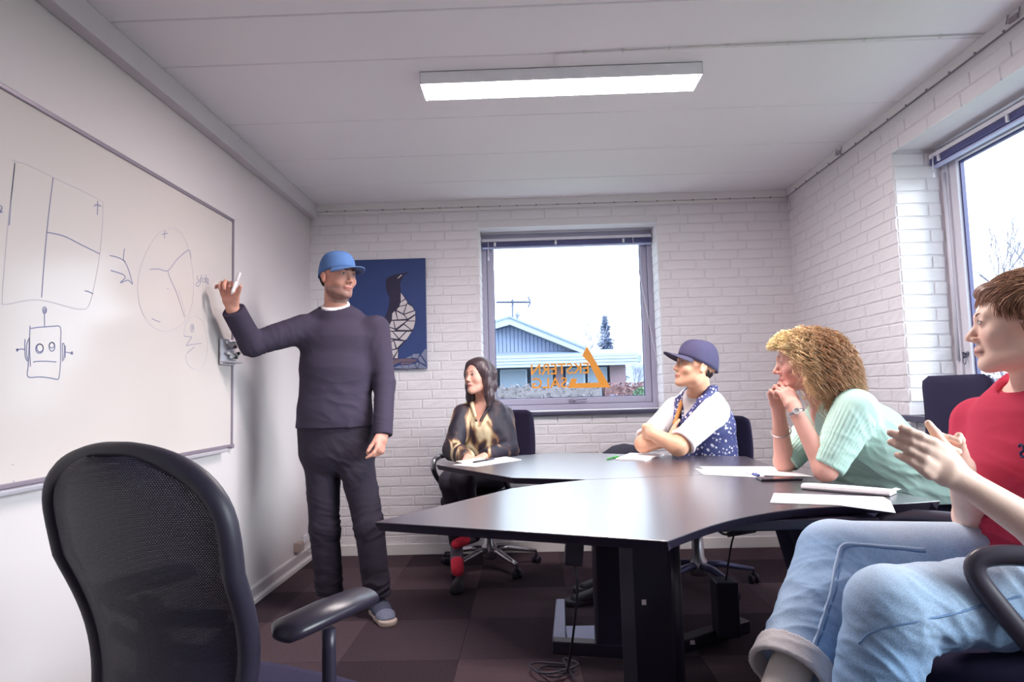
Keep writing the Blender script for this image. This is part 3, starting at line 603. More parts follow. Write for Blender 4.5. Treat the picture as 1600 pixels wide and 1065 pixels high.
MB().span((.78-.45, -.30, .04), (.875-.45, -.20, .27)).build('cable_post', M_leg, tb, bev=.006)
MB().span((-.35, -.35, TZ-.06), (.5, .3, TZ-.028)).build('support_frame', M_leg, tb, bev=.004)
stick = mat('white_sticker', '#e2d6da', .6)
b = MB(); b.box((-.103, -.0635, .435), (.014, .002, .016)); b.build('sticker', stick, ta)
b = MB(); b.box((.29-.45, 2.834-3.2, .46), (.012, .002, .02)); b.build('sticker', stick, tb)
b = MB(); b.box((.66-.45, -.335, .04), (.02, .012, .014)); b.build('sticker', stick, tb)
# power adapter hanging under the table with its cord and coil on the floor
ad = thing('power_adapter', 'long black power adapter hanging under the left side of the near table', 'adapter', (.13, 2.05, .62))
b = MB(); b.box((0, 0, .02), (.056, .032, .13), Matrix.Rotation(.1, 3, 'Y')); b.build('adapter_body', mat('adapter_black', '#2b2434', .4), ad, bev=.006)
pts = [(0, .0, -.045), (.004, 0, -.12), (-.01, .1, -.3), (-.02, .35, -.5), (-.04, .6, -.60)]
n0 = 2
for k in range(26):
    a = k*.55; r = .075+.012*math.sin(k*1.7); pts.append((-.06+.02*math.sin(k*.3)+r*math.cos(a), .62+r*.75*math.sin(a), -.612+.0012*k))
pts += [(.04, .45, -.615), (.05, .3, -.615)]
b = MB(); b.tube(smoothpath(pts, 3), .0042, 6); b.build('cord', mat('cord_black', '#2a2434', .5), ad, smooth=True)
hc = MB(); hc.tube(smoothpath([(.80, 2.35, TZ-.03), (.83, 2.5, .62), (.84, 2.8, .5), (.835, 2.95, .26)], 5), .004, 6); hc.tube(smoothpath([(.62, 2.3, TZ-.03), (.64, 2.35, .62), (.70, 2.4, .58), (.82, 2.45, .6), (.86, 2.4, TZ-.03)], 5), .004, 6); hc.tube([(.70, 2.42, .575), (.80, 2.42, .59)], .009, 8)
tag(hc.build('hanging_cable', bpy.data.materials['cord_black'], smooth=True), 'black cables looping under the right side of the near table', 'cable')

# ---------------------------------------------------------------- things on the tables
M_paper = mat('white_paper', '#f2eef2', .7, var=.01); M_ink3 = mat('pen_blue', '#3c4a9a', .4)
def sheet(name, label, cat, pts, th=.0012, m=None, group=None, z=TZ):
    c_ = np.mean(np.array(pts), 0); t = MB(); t.prism([(p[0]-c_[0], p[1]-c_[1]) for p in pts], 0, th)
    o = t.build(name, m or M_paper); o.location = (c_[0], c_[1], z+.0003); return tag(o, label, cat, group)
sheet('paper_sheet', 'white sheet under the seated woman\'s hands at the far left table tip', 'paper', [(-0.385,3.352,0.746), (-0.266,3.241,0.746), (-0.041,3.523,0.746), (-0.132,3.718,0.746)])
sheet('paper_sheet', 'small cream sheet at the far left table tip, under the sleeves', 'paper', [(-0.389,3.506,0.746), (-0.338,3.401,0.746), (-0.221,3.532,0.746), (-0.273,3.681,0.746)], m=mat('cream_paper', '#eadfd0', .7), z=TZ+.002)
np_ = sheet('notepad', 'closed white notepad in front of the man in the patterned waistcoat', 'notepad', [(0.440,3.410,0.746), (0.573,3.317,0.746), (0.721,3.577,0.746), (0.558,3.692,0.746)], th=.008)
sheet('paper_sheet', 'white printed sheet with a blue pen on it, before the woman in mint', 'paper', [(0.728,2.957,0.746), (0.714,2.757,0.746), (0.913,2.620,0.746), (0.984,2.858,0.746)])
sheet('paper_sheet', 'white sheet overlapping toward the clasped elbows of the woman in mint', 'paper', [(0.762,3.025,0.746), (0.759,2.748,0.746), (1.095,2.606,0.746), (1.065,2.961,0.746)], z=TZ+.0016)
sheet('paper_sheet', 'blank white sheet at the curved near edge of the table', 'paper', [(0.809,2.244,0.746), (0.731,2.064,0.746), (0.906,1.996,0.746), (0.999,1.861,0.746), (1.083,2.040,0.746), (1.104,2.122,0.746)])
def pen(label, a, b_, col, clip, r=.0048, group=None):
    a, b_ = Vector(a), Vector(b_); t = thing('pen', label, 'pen', tuple(a), 0, group); d = b_-a
    MB().tube([(0, 0, 0), d*.08, d*.62], [r*.25, r, r], 10).build('barrel', mat('pen_'+col, col, .3), t, smooth=True)
    MB().tube([d*.62, d*.95, d], [r*1.08, r*1.08, r*.8], 10).build('cap', mat('penc_'+clip, clip, .3), t, smooth=True)
    MB().box(d*.8+Vector((0, 0, r+.001)), (.004, .004, .0015)).build('clip', bpy.data.materials['penc_'+clip], t)
pen('green pen lying between the notepad and the far edge of the table', (0.393,3.403,0.751), (0.470,3.535,0.751), '#2f8f3a', '#47b04e')
pen('blue and white pen lying on the printed sheet', (0.882,2.774,0.753), (0.897,2.635,0.753), '#e8e8f4', '#3c4a9a')
pen('slim black pen lying on the sheet at the far left table tip', (-0.291,3.385,0.753), (-0.188,3.555,0.753), '#2a2630', '#3a3440')
ph = thing('phone', 'black smartphone with dark red screen lying on the near table', 'phone', ((0.944,2.558,0.746)[0], (0.944,2.558,0.746)[1], TZ), -.03)
MB().box((0, 0, .0045), (.152, .074, .008)).build('phone_body', mat('phone_black', '#26222e', .3), ph, bev=.003, seg=3)
MB().box((0, 0, .0088), (.138, .066, .0006)).build('screen', mat('phone_screen', '#4a3038', .08, spec=.8), ph)
nb_ = thing('notebook', 'white notebook folded back on itself lying near the table\'s right tip', 'notebook', (1.031,2.198,0.746))
q0, q1 = Vector((0.952,2.339,0.746))-nb_.location, Vector((1.152,2.153,0.746))-nb_.location
d = (q1-q0); L_ = d.length; d.normalize(); s_ = Vector((-d.y, d.x, 0))
pr = [(-.035, 0), (-.040, .006), (-.036, .015), (-.02, .019), (.03, .014), (.04, .004), (.04, 0)]
b = MB(); n = len(pr)
v = []
for k in range(9):
    t_ = k/8; rr = 1+.25*math.sin(t_*PI)*.3
    for y_, z_ in pr: v.append(q0+d*L_*t_+s_*y_*rr+Vector((0, 0, z_*rr+.0005)))
b.add(v, [(k*n+i, k*n+(i+1) % n, (k+1)*n+(i+1) % n, (k+1)*n+i) for k in range(8) for i in range(n)]+[tuple(range(n))[::-1], tuple(8*n+i for i in range(n))]); b.build('cover', M_paper, nb_, smooth=False, bev=.001)
b = MB(); b.box(q1+Vector((0, .012, .012)), (.05, .03, .0015), Matrix.Rotation(-.25, 3, 'Y')); b.build('loose_page', M_paper, nb_)
bag = thing('dark_bag', 'dark rounded fabric bag behind the far edge of the table, under the rear window', 'bag', (.62, 4.35, 0))
b = MB(); b.lathe([(.10, .0), (.17, .03), (.19, .3), (.18, .58), (.145, .69), (.08, .735), (.01, .75)], (0, 0, 0), 20); o = b.build('bag_body', mat('bag_black', '#2a2636', .8, bump=.5, bs=20, bd=.01), bag, smooth=True)
b = MB(); b.tube(smoothpath([(-.13, -.10, .55), (-.1, -.16, .63), (0, -.17, .65), (.1, -.16, .63), (.15, -.10, .55)], 5), .009, 6); b.build('strap', bpy.data.materials['bag_black'], bag, smooth=True)

# ================================================================ office chairs
M_fab = mat('chair_fabric_black', '#2c2740', .9, var=.15, vs=60, bump=.3, bs=300, bd=.001, spec=.2)
M_plastic = mat('chair_plastic_black', '#2a2536', .4, var=.05); M_chrome = mat('chair_chrome', '#b9b4bc', .25, .85)
def cushion(w, d, h_, r=.35, crown=.15, n=26):
    """superellipse cushion lying in XY, thickness h_"""
    b = MB(); rings = [(1-.12, -.5), (1-.02, -.38), (1, -.05), (.985, .25), (.93, .42), (.8, .5), (.45, .5+crown*.6), (0.02, .5+crown)]
    prof = []
    for s_, z_ in rings:
        for k in range(n):
            a = 2*PI*k/n; c_, q = math.cos(a), math.sin(a); e = .45
            prof.append((w/2*s_*math.copysign(abs(c_)**e, c_), d/2*s_*math.copysign(abs(q)**e, q), z_*h_))
    m = len(rings)
    b.add(prof, [(i*n+k, i*n+(k+1) % n, (i+1)*n+(k+1) % n, (i+1)*n+k) for i in range(m-1) for k in range(n)]+[tuple(range(n))[::-1], tuple((m-1)*n+k for k in range(n))])
    return b
def panel(w0, w1, z0, z1, y0, curve, lean, th, n=12, m=30, rad=.12, wrap=.03):
    """upright backrest shell; widths bottom/top, rounded corners"""
    b = MB(); F = []
    for s_ in (0, 1):
        for j in range(m+1):
            t = j/m; z = z0+(z1-z0)*t; w = w0+(w1-w0)*t
            e = 1
            if t > 1-rad: e = .78+.22*(1-((t-(1-rad))/rad)**3)**.5
            if t < rad*.5: e = (1-((rad*.5-t)/(rad*.5))**2.6*.7)**.5
            for i in range(n+1):
                u = (i/n-.5)*2; edge = 1-min(1, abs(u))**6; ed = max(.25, edge)*(1 if 0 < j < m else .35)
                y = y0+curve*math.sin(t*PI)+lean*t+wrap*u*u
                F.append((u*w/2*e, y+(th/2 if s_ else -th/2)*ed, z))
    k = (n+1)*(m+1); f = []
    for j in range(m):
        for i in range(n):
            a = j*(n+1)+i; f.append((a, a+1, a+n+2, a+n+1)); f.append((k+a, k+a+n+1, k+a+n+2, k+a+1))
    for j in range(m): a = j*(n+1); f.append((a, a+n+1, k+a+n+1, k+a)); a += n; f.append((a, k+a, k+a+n+1, a+n+1))
    for i in range(n): f.append((i, k+i, k+i+1, i+1)); a = m*(n+1)+i; f.append((a, a+1, k+a+1, k+a))
    return b.add(F, f)
def base(t, col_m, arm_m, r=.31, a0=.3, top=.42, hub_z=.11):
    MB().lathe([(.045, .06), (.05, .08), (.05, .14), (.035, .16), (.03, .28), (.022, .285), (.022, top)], (0, 0, 0), 16).build('gas_column', col_m, t, smooth=True)
    for k in range(5):
        a = a0+k*2*PI/5; R3 = Matrix.Rotation(a, 3, 'Z')
        pts = [R3@Vector(p) for p in ((.03, 0, .115), (.12, 0, .115), (.24, 0, .092), (r, 0, .08))]
        lg = MB().tube(pts, [.026, .024, .018, .014], 8, flat=.8).build('base_leg', arm_m, t, smooth=True)
        cs = MB(); e = R3@Vector((r, 0, 0)); R4 = Matrix.Rotation(a+.9+k, 3, 'Z')
        cs.tube([e+Vector((0, 0, .078)), e+Vector((0, 0, .05))], .007, 8)
        ax = R4@Vector((0, 1, 0)); Rw = Matrix((R4@Vector((1, 0, 0)), (0, 0, 1), ax)).transposed()
        cs.box(e+Vector((0, 0, .045)), (.03, .014, .03), R4); c_ = cs.build('caster', M_plastic, t, bev=.003)
        for s_ in (-1, 1):
            MB().lathe([(.012, -.009), (.024, -.007), (.026, 0), (.024, .007), (.012, .009)], e+ax*s_*.017+Vector((0, 0, .026)), 14, Rw).build('caster_wheel', M_plastic, c_, smooth=True)
def office_chair(label, loc, heading, seat=.46, style='plain', arm_z=.68, back_top=1.0, arms='pad', a0=.3, bm=None, metal=None, bw=.45, armx=.27, seatw=.49, far_arm=None):
    """local frame: sitter faces +Y"""
    rz = math.atan2(heading[1], heading[0])-PI/2
    t = thing('office_chair', label, 'chair', (loc[0], loc[1], 0), rz, 'office chairs round the table')
    base(t, metal or M_plastic, bm or M_plastic, a0=a0, top=seat-.06)
    b = cushion(seatw, .47, .075); o = b.build('seat', M_fab, t, smooth=True); o.location = (0, .02, seat-.04)
    MB().box((0, 0, seat-.09), (.2, .26, .035)).build('seat_mechanism', M_plastic, t, bev=.01)
    if style != 'mesh':
        panel(bw, bw*.9, seat+.06, back_top, -.21, -.03, -.05, .055).build('backrest', M_fab, t, smooth=True)
    MB().tube(smoothpath([(0, -.05, seat-.09), (0, -.18, seat-.08), (0, -.215, seat), (0, -.21, seat+.05)]+([(0, -.24, seat+.15), (0, -.265, seat+.3)] if style != 'mesh' else []), 4), .022, 8, flat=.6).build('back_bar', M_plastic, t, smooth=True)
    for s_ in (-1, 1):
        if s_ > 0 and far_arm: arm_z = far_arm
        if arms == 'pad':
            MB().tube(smoothpath([(s_*.12, 0, seat-.08), (s_*(armx-.02), 0, seat-.07), (s_*armx, 0, seat+.02), (s_*armx, .0, arm_z-.03)], 4), .012, 10, flat=1.2).build('arm_post', M_plastic, t, smooth=True)
            p = MB(); p.tube([(s_*armx, -.115, arm_z-.012), (s_*armx, -.10, arm_z), (s_*armx, .0, arm_z+.002), (s_*armx, .10, arm_z), (s_*armx, .118, arm_z-.012)], [.022, .041, .044, .041, .022], 16, flat=.45); p.build('armrest', mat('armrest_pu', '#2b2533', .34, spec=.5), t, smooth=True)
        elif arms == 'loop':
            P = smoothpath([(s_*(armx-.03), -.10, seat-.05), (s_*armx, .03, seat+.02), (s_*armx, .13, arm_z-.09), (s_*armx, .165, arm_z-.02), (s_*armx, .12, arm_z+.008), (s_*armx, -.05, arm_z+.0), (s_*armx, -.20, arm_z-.02), (s_*(armx-.04), -.27, arm_z-.08)], 6)
            MB().tube(P, .017, 10, flat=1.25).build('armrest', mat('arm_loop', '#4a4450', .35), t, smooth=True)
        elif arms == 'chrome':
            P = smoothpath([(s_*armx, -.22, arm_z-.02), (s_*armx, .0, arm_z), (s_*armx, .16, arm_z), (s_*armx, .215, arm_z-.04), (s_*armx, .18, arm_z-.13), (s_*(armx-.03), .05, seat-.04), (s_*.15, 0, seat-.08)], 6)
            MB().tube(P, .016, 10).build('armrest', M_plastic, t, smooth=True)
            MB().tube(P[12:22], .0185, 10).build('arm_sleeve', M_chrome, t, smooth=True)
    return t
chW = office_chair('black office chair with chrome star base under the woman beside the painting', (-.27, 4.27), (-.55, -.83), .47, arm_z=.70, back_top=.985, arms='chrome', a0=.25, bm=M_chrome, metal=M_chrome)
chV = office_chair('black office chair with chrome column under the man in the patterned waistcoat', (.93, 3.80), (-.88, -.47), .46, back_top=.935, arms='none', a0=-.75, metal=M_chrome, bm=mat('base_dark_metal', '#4c4d70', .35, .4))
chG = office_chair('black high-backed office chair under the woman in mint by the side window', (1.44, 2.62), (-1, .0), .47, back_top=1.125, arms='none', a0=.1, bw=.47)
chR = office_chair('black office chair with looped armrests under the young man in the red shirt', (1.14, 1.69), (-.97, .22), .50, back_top=.95, arms='loop', arm_z=.738, a0=.5, armx=.33, far_arm=.695)
chF = office_chair('empty black mesh-back office chair in the near left foreground', (-.63, 1.385), (.43, .90), .47, style='mesh', arm_z=.70, arms='pad', a0=.0, armx=.27)
# mesh backrest of the foreground chair
def back_pt(u, t, off=0):        # u -1..1 across, t 0..1 up
    z = .50+.515*t; w = .178+.068*math.sin(min(1, t*1.15)*PI*.55)
    e = 1
    if t > .72: e = max(.0, 1-((t-.72)/.28)**2.8)**.5
    if t < .06: e = .9+.1*(t/.06)
    y = -.195+.028*math.sin(min(t, .6)/.6*PI)-.085*t**1.4+.045*u*u+off
    return Vector((u*w*e, y, z))
prm = [(-1, k/22) for k in range(0, 22)]; prm = [(-1, t) for t in np.linspace(0, .985, 26)]
ring = [back_pt(-1, t) for t in np.linspace(0, .70, 16)]+[back_pt(-1 if a < PI/2 else 1, .72+.279*math.sin(a)**.714) for a in np.linspace(.0, PI, 31)]+[back_pt(1, t) for t in np.linspace(.70, 0, 16)]+[back_pt(u, 0) for u in np.linspace(.8, -.8, 7)]
MB().tube(ring, .019, 12, up=(0, -1, 0), closed=True).build('back_frame', mat('back_frame_black', '#2b2636', .5), chF, smooth=True)
mm = bpy.data.materials.new('mesh_fabric'); mm.use_nodes = True; n = mm.node_tree.nodes; L = mm.node_tree.links; pb = n['Principled BSDF']
pb.inputs['Base Color'].default_value = lin('#2a2438'); pb.inputs['Roughness'].default_value = .6
tcn = n.new('ShaderNodeTexCoord'); wv = n.new('ShaderNodeTexWave'); wv.wave_type = 'BANDS'; wv.bands_direction = 'Z'; wv.inputs['Scale'].default_value = 105; wv.inputs['Distortion'].default_value = .4
tr = n.new('ShaderNodeBsdfTransparent'); mxs = n.new('ShaderNodeMixShader'); mpr = n.new('ShaderNodeMapRange'); mpr.inputs[1].default_value = .0; mpr.inputs[2].default_value = .35; mpr.inputs[3].default_value = .50; mpr.inputs[4].default_value = 1
L.new(tcn.outputs['Object'], wv.inputs[0]); L.new(wv.outputs[1], mpr.inputs[0]); L.new(mpr.outputs[0], mxs.inputs[0]); L.new(tr.outputs[0], mxs.inputs[1]); L.new(pb.outputs[0], mxs.inputs[2]); L.new(mxs.outputs[0], n['Material Output'].inputs[0])
NU, NT = 18, 30
mm2 = mm.copy(); w2_ = [q for q in mm2.node_tree.nodes if q.type == 'TEX_WAVE'][0]; w2_.inputs['Scale'].default_value = 97; w2_.bands_direction = 'DIAGONAL'; w2_.inputs['Distortion'].default_value = 1.5; w2_.inputs['Detail Scale'].default_value = .2
for off_, m_ in ((-.004, mm), (.010, mm2)):
    v = [back_pt(-.97+1.94*i/NU, .005+.985*j/NT, off_) for j in range(NT+1) for i in range(NU+1)]
    b = MB(); b.add(v, [(j*(NU+1)+i, j*(NU+1)+i+1, (j+1)*(NU+1)+i+1, (j+1)*(NU+1)+i) for j in range(NT) for i in range(NU)]); b.build('mesh_back', m_, chF, smooth=True)
for t_ in (.13, .29, .42): MB().tube([back_pt(u, t_+.02*u*u, .022) for u in np.linspace(-.75, .75, 9)], .010, 8, flat=1.6).build('lumbar_bar', M_plastic, chF, smooth=True)
MB().tube([back_pt(0, t_, .03) for t_ in np.linspace(0, .45, 6)], .022, 8).build('back_spine', M_plastic, chF, smooth=True)

# ================================================================ smooth solid modelling for figures and clothes
def vec(*a): return np.array(a, float)
def unit(v): v = np.asarray(v, float); return v/np.linalg.norm(v)
class Solid:
    def __init__(s, lo, hi, h):
        s.h = h; s.lo = np.array(lo, float); s.n = np.ceil((np.array(hi, float)-s.lo)/h).astype(int)+1
        s.a = np.full(s.n, 1.0, np.float32)
    def _box(s, lo, hi):
        i0 = np.clip(np.floor((lo-s.lo)/s.h).astype(int), 0, s.n); i1 = np.clip(np.ceil((hi-s.lo)/s.h).astype(int)+1, 0, s.n)
        if (i1 <= i0).any(): return None
        g = [(s.lo[k]+s.h*np.arange(i0[k], i1[k])).astype(np.float32) for k in range(3)]
        X = g[0][:, None, None]; Y = g[1][None, :, None]; Z = g[2][None, None, :]
        return (slice(i0[0], i1[0]), slice(i0[1], i1[1]), slice(i0[2], i1[2])), X, Y, Z
    def _apply(s, lo, hi, fn, k, mode):
        pad = k+2.5*s.h if mode == 'u' else k+s.h
        b = s._box(lo-pad, hi+pad)
        if b is None: return
        sl, X, Y, Z = b; d = fn(X, Y, Z); a = s.a[sl]
        if mode == 'u':
            if k > 0: hh = np.maximum(k-np.abs(a-d), 0)/k; s.a[sl] = np.minimum(a, d)-hh*hh*k*.25
            else: s.a[sl] = np.minimum(a, d)
        elif mode == 's':
            d = -d
            if k > 0: hh = np.maximum(k-np.abs(a-d), 0)/k; s.a[sl] = np.maximum(a, d)+hh*hh*k*.25
            else: s.a[sl] = np.maximum(a, d)
        return s
    def ell(s, c, r, M=None, k=.01, mode='u'):
        """ellipsoid; columns of M are its axes"""
        c = np.asarray(c, float); r = np.asarray(r, float) if np.ndim(r) else np.full(3, float(r)); M = np.eye(3) if M is None else M
        ext = np.sqrt((M**2)@(r**2))
        def fn(X, Y, Z):
            x, y, z = X-c[0], Y-c[1], Z-c[2]
            q = [(x*M[0, i]+y*M[1, i]+z*M[2, i])/r[i] for i in range(3)]
            k0 = np.sqrt(q[0]**2+q[1]**2+q[2]**2); k1 = np.sqrt((q[0]/r[0])**2+(q[1]/r[1])**2+(q[2]/r[2])**2)+1e-9
            return k0*(k0-1)/k1
        s._apply(c-ext, c+ext, fn, k, mode); return s
    def cone(s, a, b, ra, rb, k=.01, mode='u', side=None, flat=1., flat2=None, capa=False, capb=False):
        """tapered limb from a to b; side+flat: radius multiplied by flat along side"""
        a = np.asarray(a, float); b = np.asarray(b, float); R = max(ra, rb)*max(1, flat, flat2 or flat)
        ab = b-a; L2 = ab@ab; L = math.sqrt(L2); u = ab/L; flat2 = flat if flat2 is None else flat2
        if side is not None: sd = np.asarray(side, float); sd = sd-u*(sd@u); sd /= np.linalg.norm(sd)
        def fn(X, Y, Z):
            x, y, z = X-a[0], Y-a[1], Z-a[2]
            t0 = (x*ab[0]+y*ab[1]+z*ab[2])/L2; t = np.clip(t0, 0, 1)
            x = x-ab[0]*t; y = y-ab[1]*t; z = z-ab[2]*t; rr = ra+(rb-ra)*t
            if side is None: d = np.sqrt(x*x+y*y+z*z)-rr
            else:
                w = x*sd[0]+y*sd[1]+z*sd[2]; fl = flat+(flat2-flat)*t
                p2 = np.maximum(x*x+y*y+z*z-w*w, 0); q0 = np.sqrt(p2+(w/fl)**2); q1 = np.sqrt(p2+(w/fl/fl)**2)+1e-9
                d = q0*(q0-rr)/q1
            if capb: d = np.maximum(d, (t0-1)*L)
            if capa: d = np.maximum(d, -t0*L)
            return d
        s._apply(np.minimum(a, b)-R, np.maximum(a, b)+R, fn, k, mode); return s
    def half(s, p, n, k=0, lo=None, hi=None):
        """remove everything on the side of plane (p, n) that n points to"""
        p = np.asarray(p, float); n = unit(n)
        top = s.lo+s.n*s.h
        lo = s.lo if lo is None else np.asarray(lo, float); hi = top if hi is None else np.asarray(hi, float)
        s._apply(lo, hi, lambda X, Y, Z: -((X-p[0])*n[0]+(Y-p[1])*n[1]+(Z-p[2])*n[2]), k, 's'); return s
    def mesh(s):
        a = s.a; S_ = a < 0
        c = S_[:-1, :-1, :-1].astype(np.uint8)
        for d in ((1, 0, 0), (0, 1, 0), (0, 0, 1), (1, 1, 0), (1, 0, 1), (0, 1, 1), (1, 1, 1)):
            c = c+S_[d[0]:S_.shape[0]-1+d[0], d[1]:S_.shape[1]-1+d[1], d[2]:S_.shape[2]-1+d[2]]
        act = (c > 0) & (c < 8); idx = np.argwhere(act); N = len(idx)
        vid = np.full(act.shape, -1, np.int32); vid[act] = np.arange(N)
        P = np.zeros((N, 3)); W = np.zeros(N)
        cor = [(i, j, k) for i in (0, 1) for j in (0, 1) for k in (0, 1)]
        val = {q: a[idx[:, 0]+q[0], idx[:, 1]+q[1], idx[:, 2]+q[2]] for q in cor}
        for q in cor:
            for ax in range(3):
                if q[ax] == 0:
                    r = list(q); r[ax] = 1; r = tuple(r); va, vb = val[q], val[r]
                    m = (va < 0) != (vb < 0); t = np.where(m, va/np.where(m, va-vb, 1), 0)
                    for k in range(3): P[:, k] += m*(q[k]+(t if k == ax else 0))
                    W += m
        P = P/W[:, None]+idx; V = s.lo+P*s.h
        F = []
        for ax in range(3):
            o1, o2 = [(1, 2), (2, 0), (0, 1)][ax]
            sl0 = [slice(None)]*3; sl1 = [slice(None)]*3; sl0[ax] = slice(0, -1); sl1[ax] = slice(1, None)
            s0, s1 = S_[tuple(sl0)], S_[tuple(sl1)]; e = np.argwhere(s0 != s1)
            e = e[(e[:, o1] > 0) & (e[:, o2] > 0) & (e[:, o1] < a.shape[o1]-1) & (e[:, o2] < a.shape[o2]-1)]
            ins = s0[e[:, 0], e[:, 1], e[:, 2]]
            q = []
            for d1, d2 in ((-1, -1), (0, -1), (0, 0), (-1, 0)):
                f = e.copy(); f[:, o1] += d1; f[:, o2] += d2; q.append(vid[f[:, 0], f[:, 1], f[:, 2]])
            q = np.stack(q, 1); q[~ins] = q[~ins][:, ::-1]; F.append(q)
        return V, np.concatenate(F)
def smooth_mesh(V, F, it=2, lam=.5):
    n = len(V); E = np.concatenate([F[:, [0, 1]], F[:, [1, 2]], F[:, [2, 3]], F[:, [3, 0]]])
    for _ in range(it):
        S_ = np.stack([np.bincount(E[:, 0], V[E[:, 1], k], n)+np.bincount(E[:, 1], V[E[:, 0], k], n) for k in range(3)], 1)
        W = np.bincount(E[:, 0], minlength=n)+np.bincount(E[:, 1], minlength=n); V = V+lam*(S_/np.maximum(W, 1)[:, None]-V)
    return V
def normals(V, F):
    fn = np.cross(V[F[:, 2]]-V[F[:, 0]], V[F[:, 3]]-V[F[:, 1]]); N = np.zeros_like(V)
    for k in range(4):
        for c in range(3): N[:, c] += np.bincount(F[:, k], fn[:, c], len(V))
    return N/np.maximum(np.linalg.norm(N, axis=1), 1e-12)[:, None]
def vnoise(P, f, seed=0):
    """cheap smooth noise in -1..1 from warped sines"""
    R = np.random.RandomState(seed); out = np.zeros(len(P)); q = P*f
    for k in range(5):
        A = R.normal(size=3); A /= np.linalg.norm(A); B = R.normal(size=3); B /= np.linalg.norm(B)
        out += np.sin(q@A*(1.+.35*k)*2.2+1.7*np.sin(q@B*1.3+R.uniform(0, 6))+R.uniform(0, 6))*(.8**k)
    return out/2.6
def folds(V, N, lst):
    """lst of (centre, radius, direction across the folds, wavelength, amplitude, seed)"""
    D = np.zeros(len(V))
    for c, r, d, wl_, amp, sd in lst:
        c = np.asarray(c, float); d = unit(d); w = np.exp(-((V-c)**2).sum(1)/(r*r))
        if w.max() < .01: continue
        q = V-c; q = q*.33+np.outer(q@d, d)*.67; m = w > .02; q = q[m]
        r1 = 1-2*np.abs(vnoise(q, 1.5/wl_, sd))**.75; r2 = 1-2*np.abs(vnoise(q, 2.6/wl_, sd+5))**.8
        D[m] += amp*w[m]*(r1+.35*r2)*np.clip(.8+.8*vnoise(V[m], 4, sd+2), .1, 1.6)*.8
    return V+N*D[:, None]
def np_object(name, V, F, m, parent, col=None, kind=None, smooth=True):
    o0 = np.array(parent.location if parent else (0, 0, 0)); me = bpy.data.meshes.new(name); V = V-o0; k = F.shape[1]
    me.vertices.add(len(V)); me.vertices.foreach_set('co', V.astype(np.float32).ravel())
    me.loops.add(len(F)*k); me.loops.foreach_set('vertex_index', F.astype(np.int32).ravel())
    me.polygons.add(len(F)); me.polygons.foreach_set('loop_start', np.arange(0, len(F)*k, k, dtype=np.int32)); me.polygons.foreach_set('loop_total', np.full(len(F), k, np.int32))
    me.polygons.foreach_set('use_smooth', np.full(len(F), smooth)); me.update(calc_edges=True)
    if col is not None:
        at = me.color_attributes.new('Col', 'FLOAT_COLOR', 'POINT'); c4 = np.ones((len(V), 4), np.float32); c4[:, :3] = col; at.data.foreach_set('color', c4.ravel())
    me.materials.append(m); o = bpy.data.objects.new(name, me); C.objects.link(o)
    if parent: o.parent = parent
    if kind: o['kind'] = kind
    return o
def rgb(h): return np.array(lin(h)[:3])
def tubes(paths, radii, nside=4):
    """many thin tubes; paths (n, m, 3), radii (m,) or (n, m)"""
    P = np.asarray(paths, float); n, m, _ = P.shape; T = np.gradient(P, axis=1); T /= np.linalg.norm(T, axis=2, keepdims=True)+1e-9
    up_ = np.array([.31, .52, .79]); U = np.cross(T, up_); U /= np.linalg.norm(U, axis=2, keepdims=True)+1e-9; W = np.cross(T, U)
    R_ = np.broadcast_to(np.asarray(radii, float), (n, m))[..., None]
    rings = [P+R_*(U*math.cos(2*PI*k/nside)+W*math.sin(2*PI*k/nside)) for k in range(nside)]
    V = np.stack(rings, 2).reshape(-1, 3)
    i, j, k = np.meshgrid(np.arange(n), np.arange(m-1), np.arange(nside), indexing='ij'); b0 = (i*m+j)*nside
    F = np.stack([b0+k, b0+(k+1) % nside, b0+nside+(k+1) % nside, b0+nside+k], -1).reshape(-1, 4)
    return V, F

